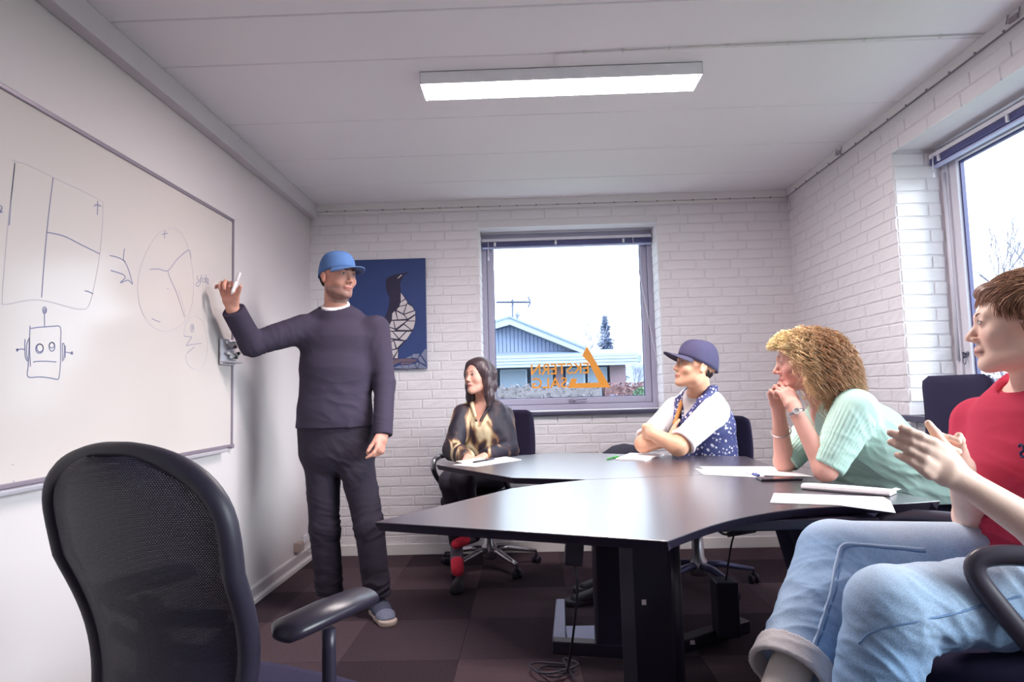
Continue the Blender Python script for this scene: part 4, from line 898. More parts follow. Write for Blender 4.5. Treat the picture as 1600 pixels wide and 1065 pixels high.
# ---------------------------------------------------------------- anatomy
class Head:
    """c: centre at eye level midway between the ears; face/up: directions"""
    def __init__(s, c, face, up_=(0, 0, 1), sc=1., wid=1., jaw=1., nose=1., fem=False):
        s.c = np.asarray(c, float); y = unit(face); z = np.asarray(up_, float); z = unit(z-y*(z@y)); x = np.cross(y, z)
        s.M = np.stack([x, y, z], 1); s.sc = sc; s.wid = wid; s.jaw = jaw; s.nose = nose; s.fem = fem
    def w(s, x, y, z): return s.c+s.M@(np.array([x*s.wid, y, z])*s.sc)
    def loc(s, V): return ((V-s.c)@s.M)/s.sc/np.array([s.wid, 1, 1])
    def add(s, S_):
        q = s.sc; M = s.M; w = s.w; W = s.wid; J = s.jaw
        E = lambda c, r, k, mode='u', MM=None: S_.ell(w(*c), np.array(r)*q*np.array([W, 1, 1]), M if MM is None else MM, k*q, mode)
        K = lambda a, b, ra, rb, k, **kw: S_.cone(w(*a), w(*b), ra*q, rb*q, k*q, **kw)
        E((0, -.015, .028), (.0755, .096, .087), .01); E((0, .026, .002), (.064, .068, .072), .02)
        E((0, .030, -.050), (.053, .054, .058), .02)
        for sx in (-1, 1):
            K((sx*.048, -.004, -.045), (sx*.044*J, .008, -.070), .021, .019, .025); K((sx*.044*J, .008, -.070), (sx*.016*J, .064, -.096), .019, .016, .03)
            E((sx*.041, .058, -.03), (.023, .022, .022), .02)
        E((0, .073, -.099), (.019*J, .016, .015), .018)
        K((-.038, .072, .020), (0, .083, .017), .010, .011, .014); K((.038, .072, .020), (0, .083, .017), .010, .011, .014)
        for sx in (-1, 1): E((sx*.031, .096, .001), (.016, .014, .011), .014, 's')
        n = s.nose
        K((0, .083, .008), (0, .084+.021*n, -.030), .0065, .0095, .009); E((0, .084+.023*n, -.034), (.0095, .009, .0082), .006)
        for sx in (-1, 1): E((sx*.0115, .096, -.038), (.0075, .0095, .0068), .006)
        for sx in (-1, 1): E((sx*.031, .0755, .001), (.0142,)*3, .005)
        E((0, .086, -.062), (.020, .010, .014), .012)
        K((-.017, .083, -.0635), (0, .0910, -.0625), .0038, .0052, .006); K((.017, .083, -.0635), (0, .0910, -.0625), .0038, .0052, .006)
        K((-.015, .082, -.073), (0, .0895, -.0735), .0042, .0058, .006); K((.015, .082, -.073), (0, .0895, -.0735), .0042, .0058, .006)
        for sx in (-1, 1):
            a = math.radians(-14*sx); R3 = M@np.array([[math.cos(a), -math.sin(a), 0], [math.sin(a), math.cos(a), 0], [0, 0, 1]])@np.array([[1, 0, 0], [0, .97, -.22], [0, .22, .97]])
            E((sx*.078, -.012, -.008), (.0075, .019, .031), .006, MM=R3); E((sx*.0865, -.009, -.006), (.006, .011, .020), .004, 's', MM=R3); E((sx*.080, -.005, -.028), (.007, .010, .010), .006, MM=R3)
    def skin(s, V, col, base_col, stubble=0, lips='#b06a66', flush=.5, all_=None):
        L = s.loc(V); near = (np.abs(L[:, 0]) < .1) & (np.abs(L[:, 2]) < .13)
        def g(cx, cy, cz, rx, ry, rz): return np.exp(-(((np.abs(L[:, 0])-cx)/rx)**2+((L[:, 1]-cy)/ry)**2+((L[:, 2]-cz)/rz)**2))
        def mixc(w, h): w = np.clip(w, 0, 1)[:, None]; col[:] = col*(1-w)+rgb(h)*w
        mixc(flush*.5*g(.042, .07, -.03, .02, .03, .02), '#d08078'); mixc(flush*.25*g(0, .105, -.036, .015, .02, .014), '#cf7d74'); mixc(.35*g(.085, -.01, -.01, .012, .03, .03), '#cf7f76')
        mixc(.45*g(.031, .088, .002, .017, .02, .009), '#8d5f5c')
        lp = (L[:, 1] > .078) & (np.abs(L[:, 0]) < .026)
        mixc(lp*.8*np.exp(-((L[:, 2]+.0685)/.0085)**6)*np.exp(-(L[:, 0]/.023)**4), lips); mixc(lp*.95*np.exp(-((L[:, 2]+.0685)/.0022)**2)*np.exp(-(L[:, 0]/.026)**6), '#5d3038')
        if stubble:
            w = np.clip((-.045-L[:, 2])/.02, 0, 1)*np.clip((L[:, 1]+.02)/.03, 0, 1)*(L[:, 2] > -.135)*(np.linalg.norm(L*[1, 1, .6], axis=1) < .125); w = np.maximum(w, g(0, .09, -.053, .024, .02, .006))
            w = w*(1-lp*np.exp(-((L[:, 2]+.069)/.009)**6)*np.exp(-(L[:, 0]/.02)**4)); mixc(w*stubble*(.9+.15*vnoise(V, 40, 3)), '#6d5552')
    def features(s, parent, iris='#4a5a6a', brow='#4a3832', look=(0, 0), bw=.0026, lash=.0009, open_=.0048, sides=(-1, 1)):
        q = s.sc
        for sx in sides:
            c0 = np.array([sx*.031, .0755, .001]); r = .0150; V = []; F = []; col = []; nu, nv = 15, 9
            for j in range(nv):
                for i in range(nu):
                    u = (i/(nu-1)-.5)*2; v = (j/(nv-1)-.5)*2; x = u*.0125; hgt = open_*(1-abs(u)**2.2)**.8*(1 if v > 0 else .72)
                    z = v*hgt+.0012*u*sx+.0005; y = math.sqrt(max(r*r-x*x-z*z, 1e-8)); V.append(s.w(*(c0+[x, y, z])))
                    dx, dz = x-look[0]*.006, z-.0008-look[1]*.004; d = math.hypot(dx, dz)
                    col.append(rgb('#101014') if d < .0021 else rgb(iris) if d < .0052 else rgb('#e8dedd'))
            for j in range(nv-1):
                for i in range(nu-1): a = j*nu+i; F.append((a, a+1, a+nu+1, a+nu))
            np_object('eye', np.array(V), np.array(F), M_eye, parent, np.array(col))
            lid = [s.w(*(c0+[u*.0132, math.sqrt(r*r-(u*.0132)**2-(open_*(1-abs(u)**2.2)**.8)**2)+.0003, open_*(1-abs(u)**2.2)**.8+.0012*u*sx+.0008])) for u in np.linspace(-.99, .99, 11)]
            V_, F_ = tubes([lid], np.array([lash*q]*11), 5); np_object('eyelashes', V_, F_, M_lash, parent)
            br = [s.w(sx*x, y, z) for x, y, z in ((.012, .0925, .0185), (.02, .0925, .0225), (.03, .0885, .0245), (.04, .0795, .0225), (.047, .0715, .0175))]
            br = [np.array(p) for p in smoothpath(br, 3)]; V_, F_ = tubes([br], np.linspace(bw, bw*.5, len(br))*q, 6); np_object('eyebrow', V_, F_, mat_cached(brow), parent)
_mc = {}
def mat_cached(h, rough=.7):
    if h not in _mc: _mc[h] = mat('tone_'+h[1:], h, rough, var=.1, vs=200)
    return _mc[h]
M_eye = vcol('eye_surface', .15, 0, spec=.6); M_lash = mat('lashes', '#2a2024', .7)
M_skin = vcol('skin', .5, .12, 260, .0006, sub=.06, spec=.35)
def hand(S_, wrist, d, n, s_, curl=(20, 20, 20, 20), pip=None, thumb=(.5, .7, .3), tbend=.3, spread=6, sc=1., k=.006, fat=1.):
    """d wrist->knuckles, n palm normal (the way the palm faces), s_ toward the thumb"""
    wrist = np.asarray(wrist, float); d = unit(d); n = unit(np.asarray(n)-d*(np.asarray(n)@d)); s_ = np.cross(d, n)*np.sign(np.cross(d, n)@np.asarray(s_))
    q = sc; tips = []
    S_.cone(wrist-d*.01*q, wrist+d*.03*q, .021*q, .024*q, .012*q, side=s_, flat=1.2)
    S_.cone(wrist+d*.03*q+s_*.012*q, wrist+d*.082*q+s_*.018*q, .0145*q, .0125*q, .010*q, side=s_, flat=1.5)
    S_.cone(wrist+d*.03*q-s_*.012*q, wrist+d*.078*q-s_*.018*q, .0145*q, .0115*q, .012*q, side=s_, flat=1.5)
    S_.ell(wrist+d*.038*q+s_*.022*q+n*.010*q, np.array([.014, .026, .012])*q, np.stack([s_, d, n], 1), .012*q)
    L = [.066, .074, .069, .054]; off = [.0305, .0105, -.0095, -.0285]; dist = [.088, .092, .088, .080]; r = [.0088*fat, .009*fat, .0085*fat, .0077*fat]
    for i in range(4):
        a = math.radians(spread)*(1.5-i)/1.5*.8; dd = unit(d*math.cos(a)+s_*math.sin(a)); p = wrist+d*dist[i]*q+s_*off[i]*q-n*.001*q
        cu = curl[i] if np.ndim(curl) else curl; pp = (pip[i] if pip is not None else cu*1.2)
        ang = 0; ax = [math.radians(cu), math.radians(pp), math.radians(pp*.6)]
        p0 = p-dd*.02*q
        S_.cone(p0, p, r[i]*1.05*q, r[i]*1.02*q, .008*q)
        for j, f in enumerate((.44, .31, .25)):
            ang += ax[j]; v = dd*math.cos(ang)+n*math.sin(ang); e = p+v*L[i]*f*q
            S_.cone(p, e, r[i]*(1-.07*j)*q, r[i]*(.95-.08*j)*q, (.004 if j else .0045)*q); p = e
        tips.append(p)
    t = unit(d*thumb[0]+s_*thumb[1]+n*thumb[2]); b0 = wrist+d*.018*q+s_*.020*q+n*.004*q; b1 = b0+t*.040*q
    t2 = unit(t+tbend*(n*.5+d*.5-s_*.4)); b2 = b1+t2*.032*q; b3 = b2+unit(t2+tbend*.5*(d-s_*.3))*.024*q
    S_.cone(b0, b1, .0145*q, .0118*q, .012*q); S_.cone(b1, b2, .0108*q, .0098*q, .004*q); S_.cone(b2, b3, .0098*q, .0078*q, .004*q); tips.append(b3)
    return tips
def limb(S_, P, R_, k=.02, **kw):
    for a, b, ra, rb in zip(P, P[1:], R_, R_[1:]): S_.cone(a, b, ra, rb, k, **kw)
def torso(S_, secs, inf=0, k=.03):
    """secs: (centre, half width, half depth, side vector)"""
    for (a, wa, da, sa), (b, wb_, db, sb) in zip(secs, secs[1:]):
        da_, db_ = da+inf, db+inf; sd = unit(np.asarray(sa)+np.asarray(sb))
        S_.cone(a, b, da_, db_, k, side=sd, flat=(wa+inf)/da_, flat2=(wb_+inf)/db_)
def finish(S_, name, m, parent, it=2, fl=None, col=None, colfn=None):
    V, F = S_.mesh(); V = smooth_mesh(V, F, it)
    if fl: V = folds(V, normals(V, F), fl)
    cc = None
    if colfn: cc = colfn(V)
    elif col is not None: cc = np.tile(rgb(col), (len(V), 1))
    return np_object(name, V, F, m, parent, cc)
def cap_hat(h, parent, col, tilt=0, brim_l=.075, brim_col=None, rise=0, logo=None, name='cap', z_front=.036, z_back=-.008):
    """baseball cap: six panels, brim, button"""
    m = mat('cap_'+col[1:], col, .85, var=.06, bump=.35, bs=240, bd=.0008, spec=.2); n = 48; V = []; F = []; rows = 12
    def rim(a): return z_front+(z_back-z_front)*(.5-.5*math.sin(a))   # a=90deg front
    for j in range(rows+1):
        t = j/rows
        for i in range(n):
            a = 2*PI*i/n; ca, sa = math.cos(a), math.sin(a); z0_ = rim(a); ph = t*PI/2
            rx, ry = .0835, .106; rr = math.cos(ph)**.62 if j < rows else .0
            seam = 1-.012*(abs(math.sin(3*a)) < .08); fr = 1+.03*max(0, sa)*math.sin(ph)
            V.append(h.w(ca*rx*rr*seam, -.010+sa*ry*rr*fr, z0_+(.128+rise-z0_)*math.sin(ph)**.9))
    for j in range(rows):
        for i in range(n): F.append((j*n+i, j*n+(i+1) % n, (j+1)*n+(i+1) % n, (j+1)*n+i))
    o = np_object(name, np.array(V), np.array(F), m, parent); sm = o.modifiers.new('solid', 'SOLIDIFY'); sm.thickness = .003; sm.offset = -1
    V = []; F = []; nu, nv = 17, 8
    for s_ in (0, 1):
        for j in range(nv+1):
            for i in range(nu+1):
                u = (i/nu-.5)*2; a = PI/2+u*1.02; r0_ = (.0835*math.cos(a)*-1, .106*math.sin(a)); t = j/nv
                ext = brim_l*t*(1-abs(u)**2.6)**.6; x = -math.cos(a)*.0835*(1+.10*t)*1; y = -.010+.104*math.sin(a)+ext
                z = rim(a)+.002-.012*u*u*t*1.6-tilt*ext-s_*.0032
                V.append(h.w(-x, y, z))
    K = (nu+1)*(nv+1)
    for j in range(nv):
        for i in range(nu): a = j*(nu+1)+i; F.append((a, a+1, a+nu+2, a+nu+1)); F.append((K+a, K+a+nu+1, K+a+nu+2, K+a+1))
    for i in range(nu): a = nv*(nu+1)+i; F.append((a, a+1, K+a+1, K+a))
    br = np_object('brim', np.array(V), np.array(F), mat('brim_'+(brim_col or col)[1:], brim_col or col, .85, bump=.3, bs=240, bd=.0008), None); br.parent = o
    br.data.transform(Matrix.Translation(-Vector(parent.location)))
    bt = MB().lathe([(.008, 0), (.0075, .004), (.003, .006)], (0, 0, 0), 10); M4 = Matrix(h.M.tolist()); p = h.w(0, -.010, .126+rise)
    bt.v = [tuple(M4@Vector(v)+Vector(p)-Vector(parent.location)) for v in bt.v]; bo = bt.build('button', m, o, smooth=True)
    return o
def scalp_strands(h, n, rs, region, dirfn, length, steps=8, rad=.0012, lift=.004, grav=.0, wav=0, shell=(.0785, .099, .0905), jit=.2, cen=(0, -.015, .028), taper=True):
    """strands rooted on the scalp, combed along dirfn(local points)"""
    R = np.random.RandomState(rs); P = R.normal(size=(n*4, 3)); P /= np.linalg.norm(P, axis=1)[:, None]
    P = P*np.array(shell)+np.array(cen); P = P[region(P)][:n]; n = len(P); path = [P]; L = length(P) if callable(length) else np.full(n, length); L = L*R.uniform(.75, 1.15, n)
    D = dirfn(P)+R.normal(size=(n, 3))*jit; cur = P; ph = R.uniform(0, 6, n)
    lf = lift*R.uniform(.3, 1.3, n)
    for k in range(steps-1):
        nn = (cur-np.array(cen))/np.array(shell)**2; nn /= np.linalg.norm(nn, axis=1)[:, None]
        D = dirfn(cur)*.35+D*.65; t = D-nn*(D*nn).sum(1)[:, None]; t[:, 2] -= grav; t /= np.linalg.norm(t, axis=1)[:, None]+1e-9
        if wav: t = t+wav*np.stack([np.sin(ph+k*1.3), np.cos(ph*1.7+k*1.1), np.sin(ph*.6+k)*.3], 1)
        cur = cur+t*(L/(steps-1))[:, None]
        q = (cur-np.array(cen))/np.array(shell); rr = np.linalg.norm(q, axis=1); tgt = 1+lf/.09*min(1, (k+1)/3)
        fix = rr < tgt; cur = np.where(fix[:, None], np.array(cen)+q/rr[:, None]*tgt[:, None]*np.array(shell), cur); path.append(cur)
    A = np.stack(path, 1); A = h.c+((A*h.sc*np.array([h.wid, 1, 1]))@h.M.T)
    rr = rad*np.sin(np.linspace(.5, PI*(.98 if taper else .8), steps))
    return A, rr

# ================================================================ people
M_sweater = vcol('sweater_knit', .85, .45, 420, .0012, aniso=(1, 1, 3), spec=.15, var=.0); M_trous = mat('black_jeans', '#332d3a', .85, var=.2, vs=25, bump=.35, bs=400, bd=.001, spec=.2)
M_tee = mat('white_cotton', '#f0eaec', .8, bump=.2, bs=200); M_sock_r = mat('red_sock', '#d8304a', .9, bump=.4, bs=300); M_sock_g = mat('grey_sock', '#6a6070', .9, bump=.4, bs=300)
def skincol(h, hex_, stub=0, lips='#b06a66', flush=.5, hands=(), extra=None):
    def f(V):
        col = np.tile(rgb(hex_), (len(V), 1))*(1+.03*vnoise(V, 30, 5))[:, None]; h.skin(V, col, hex_, stub, lips, flush)
        for p in hands:
            w = .35*np.exp(-(((V-np.asarray(p))**2).sum(1))/.05**2)[:, None]; col = col*(1-w)+rgb('#cf8078')*w
        return np.clip(col, 0, 1)
    return f
UPZ = np.array([0, 0, 1.])
def shoe(parent, heel, toe, m_up, m_sole, w=.048, lace=None, h_=.075, cap_m=None):
    heel, toe = np.array(heel, float), np.array(toe, float); d = toe-heel; L = np.linalg.norm(d); d /= L; s_ = np.cross(d, UPZ)
    lo = np.minimum(heel, toe)-.12; hi = np.maximum(heel, toe)+.14
    F_ = Solid(lo, hi, .0045); z = heel[2]
    F_.cone(heel+d*.04+UPZ*.045, heel+d*.055+UPZ*(h_+.035), .036, .034, .02); F_.cone(heel+d*.04+UPZ*.035, heel+d*(L*.45)+UPZ*.04, .038, .036, .03)
    F_.cone(heel+d*(L*.4)+UPZ*.045, toe-d*.06+UPZ*.022, .036, .024, .03, side=s_, flat=1.25, flat2=1.7); F_.half(heel+UPZ*.022, -UPZ)
    o = finish(F_, 'shoe', m_up, parent, 1)
    F_ = Solid(lo, hi, .0045); F_.cone(heel+d*.042+UPZ*.012, heel+d*(L*.5)+UPZ*.012, .044, .038, .02); F_.cone(heel+d*(L*.5)+UPZ*.012, toe-d*.045+UPZ*.014, .040, .046, .03)
    F_.half(heel+UPZ*.026, UPZ); F_.half(heel+UPZ*.0, -UPZ); s2 = finish(F_, 'sole', m_sole, None, 1); s2.parent = o; s2.data.transform(Matrix.Translation(-Vector(parent.location)))
    if cap_m:
        for p_, q_, r1, r2, fl_ in ((toe-d*.085+UPZ*.030, toe-d*.052+UPZ*.020, .0335, .028, 1.5), (heel+d*.035+UPZ*.04, heel+d*.05+UPZ*.06, .041, .038, 1.)):
            F_ = Solid(lo, hi, .0045); F_.cone(p_, q_, r1, r2, 0, side=s_, flat=fl_); F_.half(heel+UPZ*.026, -UPZ); F_.half(heel+UPZ*.062, UPZ); oc = finish(F_, 'overlay_panel', cap_m, None, 1); oc.parent = o; oc.data.transform(Matrix.Translation(-Vector(parent.location)))
    if lace:
        b = MB()
        for k in range(5):
            c_ = heel+d*(L*.36+k*.017)+UPZ*(.092-k*.0095)
            b.tube([c_-s_*.026-UPZ*.012, c_-s_*.01+UPZ*.003, c_+s_*.01+UPZ*.003, c_+s_*.026-UPZ*.012], .0028, 5)
        b.v = [tuple(np.array(v)-np.array(parent.location)) for v in b.v]; l = b.build('laces', lace, o, smooth=True)
    return o

# ---------------------------------------------------------------- 1 standing presenter
T1 = thing('person', 'standing man in blue cap and charcoal sweater, raising a marker beside the whiteboard', 'person', (-.95, 3.47, 0))
h1 = Head((-0.986,3.430,1.737), (.79, -.61, -.02), (.02, 0, 1), sc=1.05, jaw=1.08, nose=1.05)
neck1 = vec(*(-1.009,3.470,1.544))
sv = (1, .12, 0)
sec1 = [(vec(*(-1.016,3.480,0.834)), .160, .118, sv), (vec(*(-1.018,3.470,1.035)), .163, .112, sv), (vec(*(-1.004,3.460,1.254)), .172, .118, sv), (vec(*(-0.996,3.460,1.406)), .182, .105, sv), (vec(*(-0.995,3.470,1.492)), .150, .070, sv)]
shR, elR, wrR = vec(*(-1.167,3.420,1.465)), vec(*(-1.379,3.280,1.377)), vec(*(-1.414,3.130,1.544))
shL, elL, wrL = vec(*(-0.796,3.480,1.460)), vec(*(-0.750,3.460,1.163)), vec(*(-0.741,3.360,0.908))
B = Solid((-1.60, 2.95, .72), (-.55, 3.68, 1.86), .0042)
torso(B, sec1); B.cone(neck1, h1.w(0, -.02, -.06), .062, .056, .03); B.ell(neck1-UPZ*.01, (.12, .07, .045), k=.03)
limb(B, [shR, elR, wrR], [.056, .042, .028]); limb(B, [shL, elL, wrL], [.056, .042, .028]); h1.add(B)
dR = unit(vec(*(-1.426,3.100,1.642))-wrR)
t1 = hand(B, wrR, dR, (-.1, -1, .05), (1, 0, 0), curl=(50, 42, 36, 26), pip=(85, 80, 74, 60), thumb=(.75, .55, .35), tbend=-.1, spread=5, sc=1.14)
dL = unit(vec(*(-0.748,3.300,0.817))-wrL)
hand(B, wrL, dL, (-.85, .25, 0), (-.4, -1, 0), curl=(22, 45, 55, 60), pip=(25, 60, 70, 75), thumb=(.85, .25, .3), spread=3, sc=1.08)
finish(B, 'body', M_skin, T1, 2, colfn=skincol(h1, '#d29a88', .80, hands=(wrR+dR*.07, wrL+dL*.07)))
h1.features(T1, iris='#3a3a40', brow='#3b2d30', look=(.15, -.05), bw=.0034, open_=.0042)
# hair under the cap
A, r_ = scalp_strands(h1, 900, 1, lambda P: (P[:, 2] < .010+.26*P[:, 1]) & (P[:, 1] < -.038) & (P[:, 2] > -.075), lambda P: np.stack([P[:, 0]*0, -.5+0*P[:, 1], -1+0*P[:, 2]], 1), .035, 6, .0022, .006, jit=.3)
V_, F_ = tubes(A, r_, 4); np_object('hair', V_, F_, mat('dark_hair', '#3a2e33', .6, var=.3, vs=80), T1)
cap_hat(h1, T1, '#5474a8', tilt=.12, brim_l=.088, z_front=.038, z_back=-.01)
# sweater
G = Solid((-1.60, 2.95, .72), (-.55, 3.72, 1.62), .0055)
sw = [(vec(*(-1.019,3.480,0.867)), .202, .142, sv), (vec(*(-1.018,3.480,0.951)), .196, .138, sv), (vec(*(-1.018,3.470,1.035)), .188, .132, sv), (vec(*(-1.004,3.460,1.254)), .186, .130, sv), (vec(*(-0.996,3.460,1.406)), .192, .118, sv), (vec(*(-0.999,3.470,1.499)), .150, .080, sv)]
torso(G, sw, 0, .03); G.half(vec(*(-0.975,3.330,0.944)), (0, 0, -1), 0)
G.cone(shR, elR, .075, .060, .05); cR = wrR+unit(elR-wrR)*.01; G.cone(elR, cR, .060, .056, .02, capb=True)
G.cone(shL, elL, .072, .055, .05); cL = wrL+unit(elL-wrL)*(-.008); G.cone(elL, cL, .054, .049, .02, capb=True)
G.ell(neck1-UPZ*.012, (.135, .085, .058), k=.03); G.cone(neck1+vec(.0, -.0, -.045), neck1+vec(.0, 0, .02), .092, .084, .02); G.half(neck1+vec(0, -.09, .012), (0, -.42, 1), .004, lo=neck1-vec(.13, .16, .02), hi=neck1+vec(.13, .16, .2)); G.cone(neck1+vec(.0, -.01, .02), neck1+vec(.0, -.02, .2), .076, .10, .006, 's')
def swcol(V): return np.clip(np.tile(rgb('#40394a'), (len(V), 1))*(1+.05*vnoise(V, 4, 8))[:, None], 0, 1)
fl = [(elR, .10, elR-shR, .040, .0040, 1), ((shR+elR)/2, .10, elR-shR, .05, .0035, 2), (elL, .09, (0, 0, 1), .045, .0035, 3), (wrL+UPZ*.08, .09, (.1, 0, 1), .026, .0030, 4), (sec1[1][0]+vec(.08, -.1, 0), .14, (.5, 0, 1), .07, .0035, 5), (shR+vec(.06, -.05, -.08), .08, (1, 0, .8), .05, .004, 6), (shL+vec(-.05, -.05, -.1), .09, (-1, 0, .8), .05, .004, 7), (sec1[2][0]+vec(-.05, -.1, -.05), .16, (.3, 0, 1), .09, .003, 8)]
finish(G, 'sweater', M_sweater, T1, 2, fl, colfn=swcol)
Q = Solid(neck1-.16, neck1+.14, .0045); Q.cone(neck1+vec(0, -.010, -.06), neck1+vec(0, -.008, .08), .080, .073, 0); Q.half(neck1+vec(0, -.09, .016), (0, -.42, 1)); Q.half(neck1+vec(0, -.0, -.05), (0, 0, -1))
finish(Q, 'tshirt_collar', M_tee, T1, 1)
# trousers
G = Solid((-1.25, 3.15, .03), (-.60, 3.75, .95), .006)
hr, hl = vec(*(-1.090,3.480,0.835)), vec(*(-0.924,3.480,0.831)); kR, kL = vec(*(-1.078,3.480,0.422)), vec(*(-0.824,3.400,0.442)); aR, aL = vec(*(-1.059,3.500,0.087)), vec(*(-0.785,3.400,0.098))
G.cone(vec(*(-1.011,3.480,0.984)), vec(*(-1.009,3.480,0.817)), .127, .124, .02, side=sv, flat=1.62, flat2=1.6); G.cone(hr, kR, .098, .074, .03); G.cone(hl, kL, .098, .072, .03)
G.cone(kR, aR, .076, .070, .03, capb=True); G.cone(kL, aL, .074, .068, .03, capb=True)
fl = [(kR, .10, (.3, 0, 1), .05, .010, 1), (kL, .10, (-.4, 0, 1), .05, .009, 2), (aR+UPZ*.06, .1, (.2, 0, 1), .045, .006, 3), (aL+UPZ*.07, .11, (-.3, 0, 1), .05, .008, 4), (hl+vec(-.04, -.08, -.08), .12, (.8, 0, 1), .05, .005, 5), ((hr+kR)/2, .14, (.4, 0, 1), .09, .005, 6), ((hl+kL)/2, .14, (-.5, 0, 1), .09, .005, 7)]
finish(G, 'trousers', M_trous, T1, 2, fl)
M_trainer = mat('trainer_blue_grey', '#3c4056', .7, var=.5, vs=28, bump=.4, bs=120); M_sole = mat('trainer_sole', '#b9a9a0', .6, var=.1)
shoe(T1, (aL[0]-.03, aL[1]+.07, 0), ((-0.685,3.226,0.000)[0], (-0.685,3.226,0.000)[1], 0), M_trainer, M_sole, lace=mat('lace_grey', '#9aa0b4', .8), h_=.06, cap_m=mat('trainer_overlay', '#6a6f86', .6, var=.3, vs=60))
shoe(T1, (aR[0]+.0, aR[1]+.07, 0), (aR[0]+.03, aR[1]-.19, 0), M_trainer, M_sole, lace=bpy.data.materials['lace_grey'], h_=.06)
# the marker he holds
ma, mb_ = vec(*(-1.380,3.045,1.595)), vec(*(-1.347,3.060,1.701)); mk = thing('board_marker', 'white marker pen held up in the standing man\'s raised hand', 'marker', tuple(ma)); d_ = Vector(mb_-ma)
MB().tube([(0, 0, 0), d_*.06, d_*.07, d_*.16, d_*.6], [.0022, .003, .0055, .0078, .0078], 12).build('barrel', mat('marker_body', '#efe9ea', .35), mk, smooth=True)
MB().tube([d_*.6, d_*.62, d_*.98, d_], [.0078, .0086, .0086, .007], 12).build('cap', mat('marker_end', '#d9d2d6', .35), mk, smooth=True)
MB().tube([-d_*.015, d_*.05], [.0016, .0024], 8).build('nib', mat('nib_black', '#201c26', .6), mk, smooth=True)

# ---------------------------------------------------------------- 2 woman by the painting
T2 = thing('person', 'long-haired woman in a dark and cream tie-dye blouse seated between painting and window', 'person', (-.27, 4.1, 0))
h2 = Head((-0.299,4.070,1.205), (-.62, -.76, .10), (-.05, .05, 1), sc=.95, wid=.93, jaw=.74, nose=.95, fem=True)
nk2 = vec(*(-0.271,4.130,1.038)); sv2 = (1, -.25, 0)
sec2 = [(vec(*(-0.287,4.220,0.573)), .155, .11, sv2), (vec(*(-0.282,4.200,0.755)), .135, .10, sv2), (vec(*(-0.280,4.160,0.898)), .150, .11, sv2), (vec(*(-0.277,4.140,0.986)), .145, .085, sv2)]
sR, eR, wR_ = vec(*(-0.409,4.100,0.983)), vec(*(-0.458,4.000,0.765)), vec(*(-0.350,3.780,0.738)); sL, eL, wL_ = vec(*(-0.147,4.200,0.961)), vec(*(-0.128,4.050,0.752)), vec(*(-0.256,3.800,0.741))
B = Solid((-.62, 3.45, .55), (.10, 4.42, 1.40), .0045)
torso(B, sec2); B.cone(nk2, h2.w(0, -.015, -.06), .048, .044, .025); limb(B, [sR, eR, wR_], [.045, .034, .023]); limb(B, [sL, eL, wL_], [.045, .034, .023]); h2.add(B)
hand(B, wR_, (.15, -1, -.05), (0, 0, -1), (1, 0, 0), curl=25, thumb=(.7, .6, .3), sc=.92); hand(B, wL_, (-.35, -1, -.05), (0, .1, -1), (-1, 0, 0), curl=30, thumb=(.7, .6, .3), sc=.92)
finish(B, 'body', M_skin, T2, 2, colfn=skincol(h2, '#e0aa98', 0, '#a8484e', .5))
h2.features(T2, iris='#4a3c38', brow='#3a2a2c', look=(-.1, .2), bw=.0022, lash=.0012, open_=.0052)
# smooth shoulder-length hair, parted
HF = Solid(h2.c-vec(.2, .2, .30), h2.c+vec(.2, .22, .17), .005)
HF.ell(h2.w(0, -.018, .036), (.083, .102, .09), h2.M, 0)
for sx, fw_ in ((-1, .0), (1, .0)):
    P = [h2.w(sx*.055, .02, .075), h2.w(sx*.083, .012, .02), h2.w(sx*.086, -.004, -.06), h2.w(sx*.088, -.012, -.13), h2.w(sx*.082, -.01, -.19)]
    limb(HF, P, [.03, .024, .026, .026, .014], .03)
P = [h2.w(0, -.075, .03), h2.w(0, -.085, -.06), h2.w(0, -.075, -.15), h2.w(0, -.07, -.19)]
for a, b_, ra, rb in zip(P, P[1:], (.06, .05, .04), (.05, .04, .025)): HF.cone(a, b_, ra*.55, rb*.55, .03, side=h2.M[:, 0], flat=2.6)
HF.ell(h2.w(0, .085, -.035), (.056, .085, .095), h2.M, .012, 's'); HF.ell(h2.w(0, .10, .02), (.05, .05, .052), h2.M, .01, 's')
V_, F_ = HF.mesh(); V_ = smooth_mesh(V_, F_, 3); N_ = normals(V_, F_); L_ = h2.loc(V_); an = np.arctan2(L_[:, 0], L_[:, 1]+.02); V_ = V_+N_*(.0013*np.sin(an*46+2*vnoise(V_, 12, 2)))[:, None]
np_object('hair', V_, F_, mat('brown_hair', '#46363c', .38, var=.35, vs=14, bump=.5, bs=60, bd=.002, aniso=(6, 6, .4), spec=.6), T2)
# blouse, pattern of cream, brown and black
mb2 = mat('tie_dye_blouse', '#2a2430', .6, bump=.3, bs=60, bd=.002); n = mb2.node_tree.nodes; L = mb2.node_tree.links; pbn = n['Principled BSDF']
t_ = n.new('ShaderNodeTexCoord'); mp_ = n.new('ShaderNodeMapping'); mp_.inputs['Location'].default_value = (.15, .2, .13); mp_.inputs['Scale'].default_value = (1, .7, .55); n1 = n.new('ShaderNodeTexNoise'); n1.inputs['Scale'].default_value = 7.5; n1.inputs['Detail'].default_value = 2.5; n1.inputs['Distortion'].default_value = 1.2
rp = n.new('ShaderNodeValToRGB'); rp.color_ramp.elements[0].position = .44; rp.color_ramp.elements[0].color = lin('#241e2e'); rp.color_ramp.elements[1].position = .60; rp.color_ramp.elements[1].color = lin('#e6d3ae')
e_ = rp.color_ramp.elements.new(.51); e_.color = lin('#4c3638'); e_ = rp.color_ramp.elements.new(.555); e_.color = lin('#a98460')
